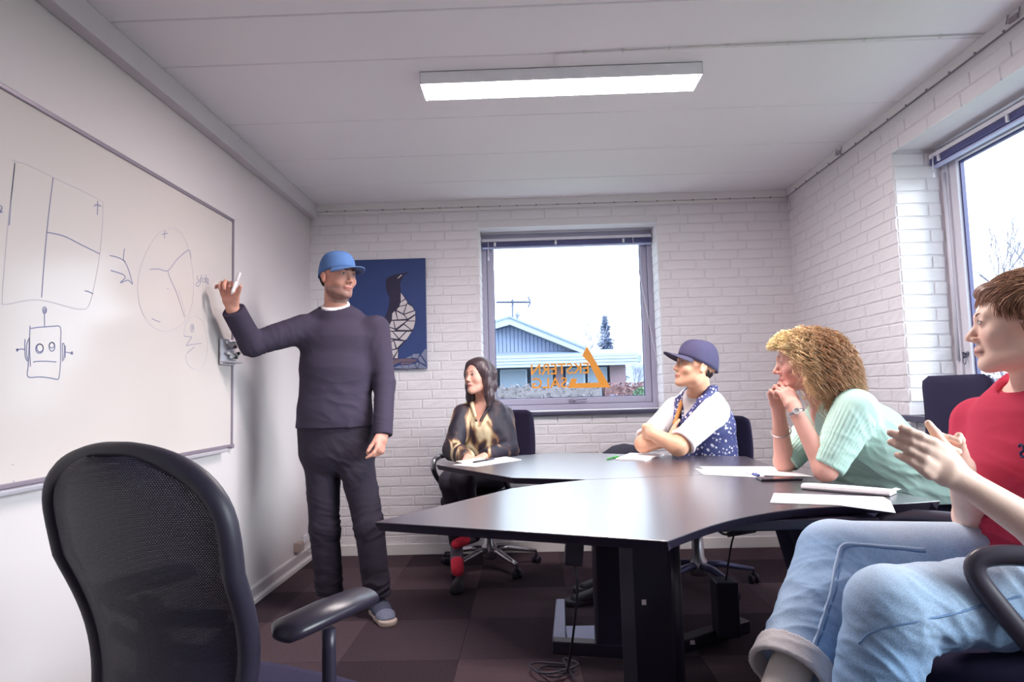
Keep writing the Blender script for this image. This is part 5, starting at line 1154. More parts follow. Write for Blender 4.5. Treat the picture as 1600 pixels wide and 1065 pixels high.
L.new(t_.outputs['Object'], mp_.inputs[0]); L.new(mp_.outputs[0], n1.inputs[0]); L.new(n1.outputs[0], rp.inputs[0]); L.new(rp.outputs[0], pbn.inputs['Base Color'])
G = Solid((-.66, 3.6, .62), (.14, 4.45, 1.16), .0055)
torso(G, [(vec(*(-0.284,4.200,0.667)), .185, .135, sv2), (vec(*(-0.280,4.180,0.777)), .170, .125, sv2), (vec(*(-0.279,4.150,0.898)), .165, .125, sv2), (vec(*(-0.272,4.140,0.998)), .140, .085, sv2)], 0, .03)
G.cone(sR, eR, .056, .062, .04); G.cone(eR, wR_, .062, .045, .02, capb=True); G.cone(sL, eL, .056, .064, .04); G.cone(eL, wL_, .062, .045, .02, capb=True)
nd = unit(nk2-sec2[1][0]); G.cone(nk2+vec(0, .0, -.03), nk2+vec(0, 0, .02), .07, .055, .02)
G.cone(nk2+vec(-.035, -.10, -.13), nk2+vec(-.01, -.07, .03), .012, .066, .008, 's'); G.cone(nk2+vec(0, 0, -.0), nk2+vec(0, 0, .2), .056, .07, .008, 's')
fl = [(eR, .1, (.3, .4, 1), .035, .005, 1), (eL, .12, (-.4, .3, 1), .035, .006, 2), (sec2[1][0]+vec(0, -.1, 0), .15, (1, 0, .3), .05, .004, 3), (sL+vec(0, -.03, -.08), .1, (1, 0, .4), .035, .004, 4), (sR+vec(0, -.03, -.08), .1, (1, 0, -.3), .035, .004, 5)]
finish(G, 'blouse', mb2, T2, 2, fl)
Q = Solid(nk2-vec(.14, .2, .16), nk2+vec(.14, .12, .1), .0045)
for sx in (-1, 1): limb(Q, [nk2+vec(sx*.062-.005, .0, .018), nk2+vec(sx*.058-.015, -.06, .0), nk2+vec(sx*.012-.03, -.125, -.10)], [.012, .013, .008], .01)
finish(Q, 'collar', mb2, T2, 1)
G = Solid((-.72, 3.4, .03), (.10, 4.45, .82), .006)
hp = vec(*(-0.289,4.250,0.581)); G.ell(hp, (.17, .14, .11), k=.02)
k1, k2_ = vec(*(-0.443,3.780,0.607)), vec(*(-0.369,3.700,0.641)); a1, a2_ = vec(*(-0.440,3.920,0.227)), vec(*(-0.336,3.980,0.256))
G.cone(hp+vec(-.07, -.03, 0), k1, .088, .07, .04); G.cone(hp+vec(.07, -.03, .02), k2_, .086, .066, .03); G.cone(k1, a1, .066, .040, .03, capb=True); G.cone(k2_, a2_, .062, .038, .02, capb=True)
finish(G, 'trousers', mat('grey_black_trousers', '#2f2a38', .85, bump=.3, bs=300), T2, 2, [(k1, .1, (0, .5, 1), .05, .004, 1)])
def sock(parent, a, mid, toe, rs, m1, m2):
    for nm, p, q, ra, rb, m in (('sock', a, mid, rs[0], rs[1], m1), ('sock_toe', mid, toe, rs[1], rs[2], m2)):
        F_ = Solid(np.minimum(p, q)-.06, np.maximum(p, q)+.06, .0045); F_.cone(p, q, ra, rb, 0); finish(F_, nm, m, parent, 1)
sock(T2, a1+UPZ*.01, vec(*(-0.429,3.840,0.152)), vec(*(-0.420,3.780,0.117)), (.036, .038, .036), M_sock_g, M_sock_r)
sock(T2, a2_, vec(*(-0.384,3.920,0.255)), vec(*(-0.433,3.820,0.250)), (.034, .034, .026), M_sock_g, M_sock_r)
F_ = Solid((-.62, 3.60, -.0), (-.30, 4.0, .08), .005); q_ = vec(*(-0.423,3.800,0.070)); q_[2] = .02; F_.cone(q_+vec(0, .08, 0), q_+vec(0, -.05, .0), .035, .04, 0); F_.half((0, 0, .002), (0, 0, -1)); finish(F_, 'shoe', mat_cached('#221c28'), T2, 1)

# ---------------------------------------------------------------- 3 man in waistcoat
T3 = thing('person', 'man in navy cap and patterned waistcoat sitting with folded arms behind the table', 'person', (.95, 3.72, 0))
h3 = Head((0.906,3.560,1.219), (-.97, -.10, .20), (.18, 0, 1), sc=1.06, wid=1.04, jaw=1.05, nose=.9)
nk3 = vec(*(0.940,3.640,1.067)); sv3 = (-.42, .90, 0)
sec3 = [(vec(*(0.984,3.740,0.569)), .165, .14, sv3), (vec(*(0.971,3.720,0.765)), .165, .145, sv3), (vec(*(0.965,3.700,0.908)), .17, .135, sv3), (vec(*(0.955,3.670,1.007)), .16, .10, sv3)]
s3n, e3n, w3n = vec(*(0.979,3.500,0.976)), vec(*(0.754,3.380,0.809)), vec(*(0.639,3.440,0.869)); s3f, e3f, w3f = vec(*(0.843,3.800,0.979)), vec(*(0.612,3.560,0.811)), vec(*(0.727,3.460,0.832))
B = Solid((.50, 3.15, .60), (1.32, 4.0, 1.42), .0045)
torso(B, sec3); B.cone(nk3, h3.w(0, -.02, -.06), .062, .058, .03); limb(B, [s3n, e3n, w3n], [.056, .048, .032]); limb(B, [s3f, e3f, w3f], [.054, .046, .030]); h3.add(B)
hand(B, w3n, (-.35, .9, .10), (.9, .35, 0), (0, 0, 1), curl=40, thumb=(.95, .1, .3)); hand(B, w3f, (.85, -.12, .42), (.3, .9, 0), (0, -.2, 1), curl=22, thumb=(.7, .6, .1), spread=5)
finish(B, 'body', M_skin, T3, 2, colfn=skincol(h3, '#dba98c', .12, '#b87470', .4))
h3.features(T3, iris='#3a2a26', brow='#2c2226', look=(-.1, .15), bw=.003, open_=.0042)
A, r_ = scalp_strands(h3, 800, 4, lambda P: (P[:, 2] < .000+.28*P[:, 1]) & (P[:, 1] < -.038) & (P[:, 2] > -.065), lambda P: np.stack([P[:, 0]*0, -.4+0*P[:, 1], -1+0*P[:, 2]], 1), .03, 5, .0024, .005, jit=.2)
V_, F_ = tubes(A, r_, 4); np_object('hair', V_, F_, mat('black_hair', '#2c2428', .6, var=.3, vs=80), T3)
cap_hat(h3, T3, '#4d4966', tilt=-.02, brim_l=.078, brim_col='#47435c', z_front=.038, z_back=-.02, rise=.004)
G = Solid((.52, 3.15, .62), (1.36, 4.0, 1.16), .0055)      # white shirt sleeves and front
G.cone(s3n, e3n+(s3n-e3n)*.12, .078, .062, .03, capb=True); G.cone(s3f, e3f+(s3f-e3f)*.10, .074, .060, .03, capb=True)
torso(G, [(c_, w-.01, d-.005, s_) for c_, w, d, s_ in sec3[1:]], .012)
G.cone(nk3, nk3+vec(-.03, -.02, .16), .062, .075, .01, 's')
fl = [(e3n+(s3n-e3n)*.3, .09, e3n-s3n, .028, .006, 1), (s3n+vec(0, -.04, -.03), .10, e3n-s3n, .05, .004, 2), (e3f+(s3f-e3f)*.3, .09, e3f-s3f, .03, .006, 3)]
finish(G, 'shirt', M_tee, T3, 2, fl)
for p, q, r in ((e3n+(s3n-e3n)*.13, e3n-s3n, .063), (e3f+(s3f-e3f)*.11, e3f-s3f, .060)):
    u = unit(q); a_ = unit(np.cross(u, UPZ)); b__ = np.cross(u, a_); b = MB(); b.tube([tuple(p+(a_*math.cos(t)+b__*math.sin(t))*r-np.array(T3.location)) for t in np.linspace(0, 2*PI, 28)[:-1]], .011, 8, closed=True); b.build('rolled_cuff', M_tee, T3, smooth=True)
mv = mat('paisley_waistcoat', '#3a3f78', .7, bump=.2, bs=80); n = mv.node_tree.nodes; L = mv.node_tree.links; pbn = n['Principled BSDF']
t_ = n.new('ShaderNodeTexCoord'); vo = n.new('ShaderNodeTexVoronoi'); vo.inputs['Scale'].default_value = 52; n1 = n.new('ShaderNodeTexNoise'); n1.inputs['Scale'].default_value = 60; n1.inputs['Detail'].default_value = 3
ma_ = n.new('ShaderNodeMath'); ma_.operation = 'MULTIPLY_ADD'; ma_.inputs[1].default_value = .9; L.new(n1.outputs[0], ma_.inputs[0]); L.new(vo.outputs['Distance'], ma_.inputs[2]); rp = n.new('ShaderNodeValToRGB')
rp.color_ramp.interpolation = 'EASE'; rp.color_ramp.elements[0].position = .70; rp.color_ramp.elements[0].color = lin('#d9d2de'); rp.color_ramp.elements[1].position = .80; rp.color_ramp.elements[1].color = lin('#3b3f74')
L.new(t_.outputs['Object'], vo.inputs[0]); L.new(t_.outputs['Object'], n1.inputs[0]); L.new(ma_.outputs[0], rp.inputs[0]); L.new(rp.outputs[0], pbn.inputs['Base Color'])
G = Solid((.62, 3.30, .60), (1.36, 4.02, 1.20), .0055)
torso(G, [(sec3[0][0]+UPZ*.05, .182, .162, sv3), (sec3[1][0], .18, .165, sv3), (sec3[2][0], .182, .155, sv3), (sec3[3][0]+UPZ*.0, .135, .115, sv3)], 0, .03)
for s_, e_ in ((s3n, e3n), (s3f, e3f)): G.cone(s_+(s_-sec3[2][0])*.1, s_+(e_-s_)*.9, .085, .075, .006, 's')
ff = vec(-.90, -.42, 0); G.cone(nk3+ff*.10+vec(0, 0, -.14), nk3+ff*.06+vec(0, 0, .1), .02, .085, .006, 's'); G.cone(nk3, nk3+UPZ*.2, .066, .09, .006, 's')
finish(G, 'waistcoat', mv, T3, 1, [(sec3[1][0]+ff*.1, .15, (0, 0, 1), .05, .005, 1)])
side3 = np.array(unit(vec(*sv3)))
Q = Solid(nk3-vec(.25, .3, .24), nk3+vec(.2, .25, .1), .0045)
for sx in (-1, 1): limb(Q, [nk3-ff*.06+side3*sx*.055+vec(0, 0, .03), nk3+side3*sx*.09+vec(0, 0, .02), nk3+ff*.07+side3*sx*.095+vec(0, 0, -.04), nk3+ff*.15+side3*sx*.03+vec(0, 0, -.15)], [.020, .022, .022, .012], .012)
finish(Q, 'shawl_collar', mv, T3, 1, [(nk3, .2, (0, 0, 1), .04, .003, 1)])
Q = Solid(nk3-vec(.25, .3, .26), nk3+vec(.2, .25, .1), .0045); sx = 1; limb(Q, [nk3+ff*.05+side3*.075+vec(0, 0, -.01), nk3+ff*.165+side3*.012+vec(0, 0, -.15), nk3+ff*.175+side3*.0+vec(0, 0, -.2)], [.012, .011, .009], .01); finish(Q, 'orange_lining', mat_cached('#c98a4a'), T3, 1)
Q = Solid(sec3[2][0]-.3, sec3[2][0]+.3, .006); bk = sec3[2][0]-ff*.155; limb(Q, [bk+vec(.0, -.02, .05), bk+vec(0.01, -.03, -.03)], [.03, .026], .01); finish(Q, 'leather_strap', mat_cached('#5a3a3e'), T3, 1)
G = Solid((.35, 3.3, .05), (1.35, 4.0, .80), .007); G.ell(sec3[0][0]-UPZ*.05, (.19, .19, .12), k=.02)
for dy, kx in ((-.08, .62), (.12, .66)):
    hp = sec3[0][0]+vec(0, dy, -.08); kk = vec(kx, 3.55+dy*.8, .52); an_ = vec(kx-.2+.05, 3.52+dy, .12); G.cone(hp, kk, .09, .07, .03); G.cone(kk, an_, .068, .052, .02)
finish(G, 'trousers', mat_cached('#2a2634', .9), T3, 2)
M_bshoe = mat('dark_shoe', '#2c2430', .6, var=.2)
shoe(T3, (.50, 3.60, 0), (.16, 3.50, 0), M_bshoe, mat_cached('#3a3340')); shoe(T3, (.52, 3.78, 0), (.22, 3.72, 0), M_bshoe, mat_cached('#3a3340'))

# ---------------------------------------------------------------- 4 woman in mint
T4 = thing('person', 'curly blonde woman in mint cardigan leaning on the table, hands clasped at her mouth', 'person', (1.4, 2.62, 0))
h4 = Head((1.091,2.620,1.195), (-.95, .27, -.05), (-.12, 0, 1), sc=1.02, jaw=.92, nose=1.05, fem=True)
nk4 = vec(*(1.187,2.660,1.016)); sv4 = (.12, -1, 0)
sec4 = [(vec(*(1.485,2.620,0.662)), .18, .145, sv4), (vec(*(1.387,2.630,0.761)), .175, .150, sv4), (vec(*(1.301,2.640,0.873)), .175, .135, sv4), (vec(*(1.230,2.650,0.969)), .155, .10, sv4)]
s4n, e4n, w4n = vec(*(1.201,2.460,1.001)), vec(*(1.061,2.420,0.798)), vec(*(0.999,2.500,1.005)); s4f, e4f, w4f = vec(*(1.259,2.840,0.967)), vec(*(1.061,2.800,0.783)), vec(*(1.003,2.680,1.010))
e4n[2] = max(e4n[2], TZ+.045); e4f[2] = max(e4f[2], TZ+.04)
B = Solid((.80, 2.22, .66), (1.76, 3.02, 1.42), .0039)
torso(B, sec4); B.cone(nk4, h4.w(0, -.02, -.06), .055, .05, .03); limb(B, [s4n, e4n, w4n], [.056, .041, .025]); limb(B, [s4f, e4f, w4f], [.056, .041, .025]); h4.add(B)
kn = vec(*(0.973,2.575,1.131)); dn = unit(kn-w4n); df = unit(vec(*(0.975,2.630,1.122))-w4f)
hand(B, w4n, dn, (-.30, .95, .2), (.8, .1, .8), curl=(34, 36, 36, 34), pip=(75, 75, 72, 66), thumb=(.75, .55, .25), tbend=.2, spread=5, sc=.98, k=.005)
hand(B, w4f, df, (.1, -.95, .1), (.6, .1, .8), curl=(36, 36, 36, 36), pip=(66, 66, 66, 60), thumb=(.7, .6, .2), tbend=.3, spread=5, sc=.98, k=.005)
finish(B, 'body', M_skin, T4, 1, colfn=skincol(h4, '#e2aa9a', 0, '#c07070', .9, hands=(kn, vec(*(0.976,2.600,1.107)))))
h4.features(T4, iris='#5a6a78', brow='#b0856a', look=(-.1, .1), bw=.002, open_=.0044)
# curls
cc4 = vec(0, -.03, .02)
HF = Solid(h4.c-vec(.22, .24, .26), h4.c+vec(.30, .24, .2), .006)
HF.ell(h4.w(0, -.03, .033), (.084, .102, .086), h4.M, 0); HF.ell(h4.w(0, -.07, -.03), (.088, .075, .09), h4.M, .03); HF.ell(h4.w(0, -.065, -.10), (.08, .058, .06), h4.M, .03)
for sx in (-1, 1): HF.ell(h4.w(sx*.068, -.022, -.03), (.026, .04, .085), h4.M, .02); HF.ell(h4.w(sx*.062, -.012, -.09), (.024, .03, .045), h4.M, .02)
HF.ell(h4.w(0, .06, .075), (.06, .045, .03), h4.M, .02); HF.ell(h4.w(0, .09, -.03), (.075, .092, .09), h4.M, .01, 's')
V_, F_ = HF.mesh(); V_ = smooth_mesh(V_, F_, 2); V_ = V_+normals(V_, F_)*(.005*vnoise(V_, 45, 3)+.003*vnoise(V_, 110, 4))[:, None]
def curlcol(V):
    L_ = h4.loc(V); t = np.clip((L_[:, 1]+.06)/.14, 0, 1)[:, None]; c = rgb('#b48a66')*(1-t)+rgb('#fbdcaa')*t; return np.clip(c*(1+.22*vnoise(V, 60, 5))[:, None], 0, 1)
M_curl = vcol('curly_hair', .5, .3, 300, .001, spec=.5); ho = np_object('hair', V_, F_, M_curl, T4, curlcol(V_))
R = np.random.RandomState(9); nC = 2400; P = R.normal(size=(nC*3, 3)); P /= np.linalg.norm(P, axis=1)[:, None]; P = P*vec(.088, .106, .092)+vec(0, -.028, .03)
P = P[(P[:, 2] > -.05) & ~((P[:, 1] > .045) & (P[:, 2] < .05)) & ~((P[:, 1] > -.005) & (P[:, 2] < .03))][:nC]; nC = len(P); M_ = 26; t = np.linspace(0, 1, M_)[None, :, None]
out = (P-vec(0, -.03, .0))/vec(.088, .106, .095); out /= np.linalg.norm(out, axis=1)[:, None]
front = np.clip((P[:, 1]-.02)/.05, 0, 1)
Lh = (.06+.10*R.rand(nC)+.05*(P[:, 1] < -.02))*(1-.62*front); drop = np.where(front > .3, .25, 1.0)
D0 = out*.30*np.array([1, 1, 1]); path = P[:, None, :]+out[:, None, :]*(.026*np.sin(np.minimum(t*2.2, 1)*PI/2)+.012*R.rand(nC, 1, 1))
fall = np.zeros((nC, M_, 3)); fall[:, :, 2] = -(t[:, :, 0]**1.25)*Lh[:, None]*drop[:, None]; fall[:, :, 1] = t[:, :, 0]*(front[:, None]*.022-(1-front[:, None])*.035*np.clip(-P[:, 1:2]*14, 0, 1)); fall[:, :, 0] = t[:, :, 0]*np.sign(P[:, :1])*.018*(1-front[:, None])
path = path+fall; ph = R.uniform(0, 2*PI, (nC, 1)); fr = R.uniform(2.2, 4.2, (nC, 1)); am = (.0060+.0075*R.rand(nC, 1))*np.minimum(1, t[:, :, 0]*4)
path[:, :, 0] += am*np.cos(ph+fr*2*PI*t[:, :, 0]); path[:, :, 1] += am*np.sin(ph+fr*2*PI*t[:, :, 0]); path[:, :, 2] += am*.5*np.sin(ph*1.7+fr*1.6*PI*t[:, :, 0])
A = h4.c+(path*h4.sc)@h4.M.T; V_, F_ = tubes(A, .0013*np.sin(np.linspace(.5, PI*.95, M_)), 3)
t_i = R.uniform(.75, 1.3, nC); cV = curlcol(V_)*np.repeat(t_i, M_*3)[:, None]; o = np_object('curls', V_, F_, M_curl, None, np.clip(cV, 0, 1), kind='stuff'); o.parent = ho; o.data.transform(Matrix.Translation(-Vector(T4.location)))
# mint knit cardigan, ribbed sleeves
M_mint = vcol('mint_knit', .85, .5, 260, .0015, spec=.15)
G = Solid((.92, 2.20, .66), (1.80, 3.06, 1.22), .005)
torso(G, [(sec4[0][0]+vec(.0, 0, -.02), .20, .172, sv4), (sec4[1][0], .195, .172, sv4), (sec4[2][0], .192, .155, sv4), (sec4[3][0], .165, .118, sv4)], 0, .04)
G.cone(s4n, e4n+(s4n-e4n)*.02, .082, .058, .04, capb=True); G.cone(s4f, e4f+(s4f-e4f)*.02, .078, .056, .04, capb=True)
G.cone(nk4+vec(-.06, -.01, -.07), nk4+vec(-.08, 0, .08), .022, .095, .01, 's'); G.cone(nk4+vec(-.1, -.01, -.12), nk4+vec(-.10, -.0, .0), .008, .07, .008, 's'); G.cone(nk4, nk4+vec(-.04, 0, .15), .064, .08, .01, 's')
V_, F_ = G.mesh(); V_ = smooth_mesh(V_, F_, 2); N_ = normals(V_, F_)
for a_, b_ in ((s4n, e4n), (s4f, e4f)):
    u = unit(b_-a_); q = V_-a_; tt = (q@u)/np.linalg.norm(b_-a_); rad_ = q-np.outer(q@u, u); e1 = unit(np.cross(u, vec(0, 1, 0))); e2 = np.cross(u, e1); an = np.arctan2(rad_@e2, rad_@e1); w = (tt > .0)*(tt < 1.1)*(np.linalg.norm(rad_, axis=1) < .10)*np.clip(tt*4, 0, 1)
    V_ = V_+N_*(w*.0022*np.sin(an*34))[:, None]
V_ = folds(V_, normals(V_, F_), [(sec4[1][0]+vec(-.1, -.1, -.02), .13, (.6, 0, 1), .06, .008, 1), (sec4[0][0]+vec(-.06, -.12, .02), .13, (.3, 0, 1), .05, .009, 2), (e4n+(s4n-e4n)*.25, .09, e4n-s4n, .05, .005, 3), (s4n+vec(.04, -.03, -.08), .09, (1, 0, .6), .05, .007, 4), (sec4[2][0]+vec(.08, -.1, .03), .12, (.7, 0, .8), .06, .005, 5)])
np_object('cardigan', V_, F_, M_mint, T4, np.clip(np.tile(rgb('#bfe0d4'), (len(V_), 1))*(1+.04*vnoise(V_, 8, 2))[:, None], 0, 1))
def ringband(parent, name, p, ax, r, th, m, fl_=1.):
    u = unit(ax); a_ = unit(np.cross(u, vec(.2, 1, .1))); b__ = np.cross(u, a_); b = MB(); b.tube([tuple(np.array(p)+(a_*math.cos(t)+b__*math.sin(t))*r-np.array(parent.location)) for t in np.linspace(0, 2*PI, 30)[:-1]], th, 8, closed=True, flat=fl_, up=tuple(u)); return b.build(name, m, parent, smooth=True)
wp = w4n+(e4n-w4n)*.03; ringband(T4, 'watch_strap', wp, e4n-w4n, .0268, .0032, M_chrome, 2)
o4 = np.array(T4.location); face_n = unit(vec(-.35, -.9, .25)); a_ = unit(np.cross(face_n, unit(e4n-w4n))); R3 = Matrix((Vector(a_), Vector(np.cross(face_n, a_)), Vector(face_n))).transposed()
MB().lathe([(.013, 0), (.0135, .004), (.011, .006), (.0105, .0055), (.001, .0055)], tuple(wp+face_n*.025-o4), 20, R3).build('watch_case', mat('watch_silver', '#cfc6c4', .3, .5), T4, smooth=True)
ringband(T4, 'bracelet', w4f+(e4f-w4f)*.42, e4f-w4f+vec(.03, .02, 0), .0385, .0026, mat('bracelet_silver', '#cdbfc0', .25, .7))
G = Solid((.85, 2.3, .05), (1.75, 2.95, .80), .007)
hp = vec(1.44, 2.62, .585); G.ell(hp, (.19, .19, .115), k=.02)
for dy, an_ in ((-.09, (1.10, 2.50, .12)), (.09, (1.15, 2.78, .12))):
    kk = vec(1.03, 2.60+dy, .60); G.cone(hp+vec(0, dy, 0), kk, .095, .075, .03); G.cone(kk, vec(*an_), .075, .050, .03)
finish(G, 'trousers', mat_cached('#282440', .9), T4, 2)
shoe(T4, (1.20, 2.50, 0), (.95, 2.47, 0), M_bshoe, mat_cached('#3a3340')); shoe(T4, (1.25, 2.78, 0), (1.0, 2.76, 0), M_bshoe, mat_cached('#3a3340'))

# ---------------------------------------------------------------- 5 young man in red
T5 = thing('person', 'young man in red T-shirt and pale jeans sitting at the right edge, in profile', 'person', (1.28, 1.66, 0))
h5 = Head((1.229,1.650,1.238), (-.85, .52, .05), (.04, 0, 1), sc=1.03, jaw=1.0, nose=1.02)
nk5 = vec(*(1.275,1.670,1.069)); sv5 = (.06, -1, 0)
sec5 = [(vec(1.30, 1.67, .60), .165, .12, sv5), (vec(1.285, 1.67, .74), .155, .115, sv5), (vec(1.27, 1.67, .90), .175, .12, sv5), (vec(1.275, 1.67, .99), .18, .105, sv5), (vec(1.29, 1.67, 1.052), .13, .060, sv5)]
s5n, e5n, w5n = vec(1.27, 1.47, .99), vec(*(1.074,1.420,0.775)), vec(*(0.919,1.450,0.893)); s5f, e5f, w5f = vec(1.25, 1.86, .98), vec(*(1.166,1.800,0.742)), vec(*(0.991,1.560,0.906))
B = Solid((.74, 1.28, .50), (1.50, 2.02, 1.46), .0033)
torso(B, sec5); B.cone(nk5, h5.w(0, -.02, -.06), .060, .055, .03); limb(B, [s5n, e5n, w5n], [.054, .043, .027]); limb(B, [s5f, e5f, w5f], [.054, .043, .027]); h5.add(B)
kn5 = vec(*(0.849,1.440,0.943)); d5 = unit(kn5-w5n)
t5 = hand(B, w5n, d5, (-.05, 1, .0), (0, 0, 1), curl=(6, 18, 22, 24), pip=(12, 24, 26, 28), thumb=(.78, .55, .30), tbend=.1, spread=-9, sc=1.05, k=.004, fat=1.13)
d5f = unit(vec(*(0.900,1.520,0.953))-w5f); hand(B, w5f, d5f, (.0, -1, 0), (0, 0, 1), curl=(40, 45, 48, 50), pip=(50, 55, 55, 55), thumb=(.8, .3, .4), tbend=.2, spread=0, sc=1.04)
finish(B, 'body', M_skin, T5, 2, colfn=skincol(h5, '#f6d0be', .08, '#cf8880', .8, hands=(w5f+d5f*.06,)))
h5.features(T5, iris='#5a6876', brow='#9a7262', look=(-.1, 0), bw=.0026, open_=.0046)
# short brown hair combed forward
HF = Solid(h5.c-.2, h5.c+.22, .004)
HF.ell(h5.w(0, -.016, .038), (.0835, .104, .0925), h5.M, 0); HF.ell(h5.w(0, .058, .078), (.056, .040, .026), h5.M, .02)
HF.cone(h5.w(-.1, .098, -.012), h5.w(.1, .098, -.012), .069, .069, .01, 's'); HF.cone(h5.w(-.1, .050, -.055), h5.w(.1, .050, -.055), .066, .066, .01, 's'); HF.cone(h5.w(-.1, -.02, -.105), h5.w(.1, -.02, -.105), .07, .07, .01, 's')
V_, F_ = HF.mesh(); V_ = smooth_mesh(V_, F_, 2); N_ = normals(V_, F_); L_ = h5.loc(V_); V_ = V_+N_*(.0014*np.sin(L_[:, 2]*420+L_[:, 0]*300+4*vnoise(V_, 22, 3)))[:, None]
hm = mat('chestnut_hair', '#8a6452', .45, var=.25, vs=40, spec=.5); ho = np_object('hair', V_, F_, hm, T5)
reg = lambda P: (P[:, 2] > -.03) & ~((P[:, 1] > .055) & (P[:, 2] < .066)) & ~((P[:, 1] > .015) & (P[:, 2] < .03)) & (P[:, 2] > -.045-P[:, 1]*.0)
def comb(P):
    f = np.clip((P[:, 2]-.02)/.06, 0, 1); return np.stack([P[:, 0]*3*(1-f), .9*f+(-.25)*(1-f), -.25*f-1.*(1-f)], 1)
A, r_ = scalp_strands(h5, 3600, 6, reg, comb, .034, 7, .0010, .007, jit=.28, shell=(.082, .102, .091), cen=(0, -.016, .037)); V_, F_ = tubes(A, r_, 3)
o = np_object('strands', V_, F_, vcol('hair_strands', .42, 0, spec=.6), None, np.clip(rgb('#a87c62')*np.repeat(np.random.RandomState(2).uniform(.55, 1.55, len(A)), 7*3)[:, None], 0, 1), kind='stuff'); o.parent = ho; o.data.transform(Matrix.Translation(-Vector(T5.location)))
# red T-shirt
M_red = mat('red_cotton', '#c23a55', .85, var=.06, vs=14, bump=.25, bs=420, bd=.0006, spec=.2)
G = Solid((1.02, 1.30, .56), (1.54, 2.04, 1.16), .0048)
torso(G, [(vec(1.30, 1.67, .655), .185, .150, sv5), (vec(1.282, 1.67, .76), .18, .142, sv5), (vec(1.268, 1.67, .90), .188, .138, sv5), (vec(1.275, 1.67, .99), .190, .120, sv5), (vec(1.295, 1.67, 1.055), .15, .088, sv5)], 0, .03)
G.cone(s5n, s5n+(e5n-s5n)*.62, .078, .068, .03, capb=True); G.cone(s5f, s5f+(e5f-s5f)*.52, .076, .068, .03, capb=True)
G.cone(nk5+vec(-.02, 0, -.015), nk5+vec(-.03, 0, .2), .068, .10, .008, 's'); G.half((1.2, 1.6, .635), (.1, 0, -1))
fl = [(vec(1.15, 1.62, .69), .10, (.25, 0, 1), .036, .013, 1), (vec(1.22, 1.52, .70), .13, (.4, 0, 1), .05, .012, 2), (vec(1.2, 1.55, .85), .14, (.8, 0, .7), .07, .007, 3), (s5f+(e5f-s5f)*.3, .08, e5f-s5f, .045, .004, 4), (vec(1.24, 1.5, .97), .1, (1, 0, -.4), .05, .005, 5)]
finish(G, 'tshirt', M_red, T5, 2, fl)
cr = MB(); u = unit(vec(-.22, 0, 1)); a_ = unit(np.cross(u, vec(0, 1, 0))); b__ = np.cross(u, a_)
cr.tube([tuple(nk5+vec(-.012, 0, .012)+(a_*math.cos(t)+b__*math.sin(t))*.073-np.array(T5.location)) for t in np.linspace(0, 2*PI, 36)[:-1]], .0075, 8, closed=True, flat=.6, up=tuple(u)); cr.build('collar', M_red, T5, smooth=True)
sb = MB(); p0 = vec(1.128, 1.56, .935)-np.array(T5.location)
sb.tube(smoothpath([tuple(p0+vec(0, y, z)) for y, z in ((.0, .012), (-.006, .018), (-.014, .012), (-.012, .004), (-.004, -.001), (-.006, -.01), (-.016, -.008))], 4), .003, 6); sb.build('chest_emblem', mat('emblem_navy', '#2a2a5a', .7), T5, smooth=True)
# pale jeans
jm = mat('pale_denim', '#8fb0d4', .85, var=.3, vs=18, bump=.6, bs=520, bd=.0012, spec=.2); n = jm.node_tree.nodes; L = jm.node_tree.links; pbn = n['Principled BSDF']
a_n = n.new('ShaderNodeAttribute'); a_n.attribute_name = 'Col'; nn2 = n.new('ShaderNodeTexNoise'); nn2.inputs['Scale'].default_value = 700; tcn = n.new('ShaderNodeTexCoord'); mp2 = n.new('ShaderNodeMapping'); mp2.inputs['Scale'].default_value = (1, 1, .35); L.new(tcn.outputs['Object'], mp2.inputs[0]); L.new(mp2.outputs[0], nn2.inputs[0])
mr = n.new('ShaderNodeMapRange'); mr.inputs[1].default_value = .3; mr.inputs[2].default_value = .7; mr.inputs[3].default_value = .72; mr.inputs[4].default_value = 1.2; L.new(nn2.outputs[0], mr.inputs[0]); vm = n.new('ShaderNodeVectorMath'); vm.operation = 'SCALE'; L.new(a_n.outputs['Color'], vm.inputs[0]); L.new(mr.outputs[0], vm.inputs['Scale']); L.new(vm.outputs[0], pbn.inputs['Base Color'])
G = Solid((.45, 1.28, .02), (1.52, 2.05, .88), .0052)
G.ell((1.31, 1.67, .60), (.16, .185, .115), k=.02)
kn_, kf = vec(*(0.764,1.470,0.618)), vec(*(0.812,1.830,0.642)); an_, af = vec(.62, 1.42, .20), vec(*(0.608,1.620,0.456))
G.cone((1.29, 1.56, .615), kn_, .100, .088, .03); G.cone(kn_, an_, .088, .068, .02, capb=True)
G.cone((1.27, 1.77, .63), kf, .100, .092, .03); G.cone(kf, af, .091, .080, .02, capb=True)
V_, F_ = G.mesh(); V_ = smooth_mesh(V_, F_, 2)
u2 = unit(af-kf)
V_ = folds(V_, normals(V_, F_), [(kf+vec(0, -.06, -.10), .10, (.8, 0, 1), .055, .010, 1), (kf+u2*.2, .13, u2+vec(.5, 0, 0), .07, .013, 2), (kn_+vec(.06, -.06, -.05), .12, (1, 0, .9), .05, .014, 3), (vec(1.18, 1.55, .70), .13, (1, 0, .4), .05, .016, 4), (vec(1.05, 1.5, .56), .20, (1, .2, .5), .055, .011, 5), (kn_+(an_-kn_)*.35, .12, (.4, 0, 1), .05, .012, 6), (kf+u2*.12+vec(.06,-.05,0), .10, u2, .06, .010, 7)])
base_ = rgb('#90b0d6'); lite = rgb('#dbe8f6'); w = np.zeros(len(V_))
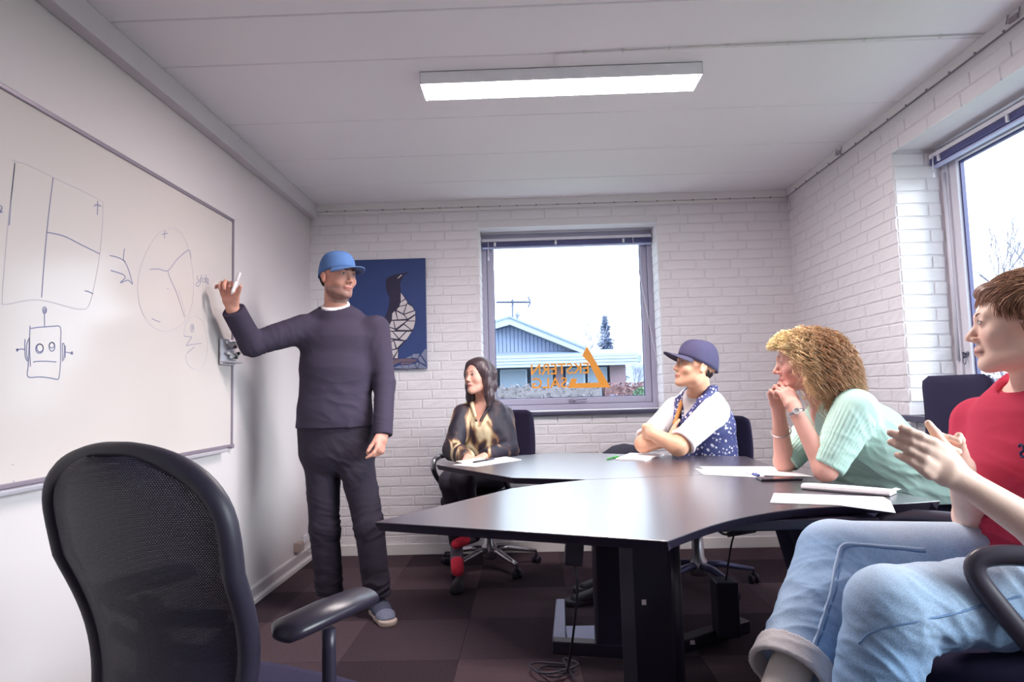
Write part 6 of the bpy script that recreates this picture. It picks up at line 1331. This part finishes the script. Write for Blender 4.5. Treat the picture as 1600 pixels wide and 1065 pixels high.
for a_, b_, r in (((1.25, 1.56, .70), tuple(kn_+UPZ*.05), .06), (tuple(kf+UPZ*.06), (1.2, 1.77, .72), .05), (tuple(kf), tuple(kf+u2*.3+vec(-.04, -.03, 0)), .05)):
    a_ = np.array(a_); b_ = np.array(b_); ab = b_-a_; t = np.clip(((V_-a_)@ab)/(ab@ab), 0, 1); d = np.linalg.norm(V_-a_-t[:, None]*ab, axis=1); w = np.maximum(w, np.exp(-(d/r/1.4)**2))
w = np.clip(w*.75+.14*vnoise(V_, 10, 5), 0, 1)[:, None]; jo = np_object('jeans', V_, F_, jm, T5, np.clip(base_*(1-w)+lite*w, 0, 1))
# outer seams follow the surface
from mathutils.bvhtree import BVHTree
bvh = BVHTree.FromPolygons([tuple(v) for v in V_], [tuple(int(i) for i in f) for f in F_])
def seam(pts, nm, r, m):
    P = []
    for p in smoothpath(pts, 8):
        q = bvh.find_nearest(p)[0]; P.append(q)
    P = [P[0]]+[(P[i-1]+P[i]*2+P[i+1])/4 for i in range(1, len(P)-1)]+[P[-1]]
    b = MB(); b.tube([tuple(p-Vector(T5.location)) for p in P], r, 6); return b.build(nm, m, T5, smooth=True)
M_seam = mat_cached('#a9bcd8')
seam([(0.992,1.740,0.670), (0.887,1.720,0.699), (0.803,1.740,0.696), (0.769,1.720,0.664), (0.714,1.660,0.591), (0.658,1.600,0.530), (0.611,1.550,0.486)], 'leg_seam', .0034, M_seam)
seam([(0.992,1.740,0.664), (0.889,1.720,0.691), (0.811,1.740,0.687), (0.777,1.720,0.657), (0.721,1.660,0.585), (0.665,1.600,0.526), (0.618,1.550,0.483)], 'leg_seam', .0022, mat_cached('#5f80ae'))
seam([(0.644,1.400,0.582), (0.731,1.390,0.615), (0.867,1.400,0.635), (1.011,1.420,0.658)], 'leg_seam', .0026, mat_cached('#6f8fba'))
# turned-up cuff and bare ankle
a2c = af+u2*.045; cf = Solid(a2c-.16, a2c+.16, .005); cf.cone(af-u2*.012, a2c, .089, .091, 0, capa=True, capb=True); cf.cone(af+u2*.02, a2c+u2*.05, .078, .078, 0, 's'); finish(cf, 'turned_cuff', mat('denim_inside', '#cfc9cc', .9, bump=.5, bs=400), T5, 1, [(a2c, .12, u2, .03, .003, 2)])
af2 = a2c+u2*.11; cf = Solid(np.minimum(a2c, af2)-.12, np.maximum(a2c, af2)+.12, .005); cf.cone(a2c-u2*.06, af2, .048, .044, 0); finish(cf, 'sock', mat('cream_sock', '#ddd2cc', .9, bump=.5, bs=300), T5, 1)
shoe(T5, (af2[0]+.05, af2[1]+.02, af2[2]-.10), (af2[0]-.20, af2[1]-.06, af2[2]-.10), M_trainer, M_sole); shoe(T5, (.70, 1.42, 0), (.42, 1.38, 0), M_trainer, M_sole)
cf = Solid(an_-.15, an_+.12, .006); cf.cone(an_+UPZ*.05, vec(.65, 1.42, .07), .045, .04, 0); finish(cf, 'sock', bpy.data.materials['cream_sock'], T5, 1)
# pen in his fingers
p1, p2 = vec(*(0.842,1.470,0.982)), vec(*(0.886,1.500,0.970)); pen('short yellow-green pen gripped in the hands of the man in the red shirt', p1-.2*(p2-p1), p2+(p2-p1)*1.6, '#c8d84a', '#d9c23a', .005)
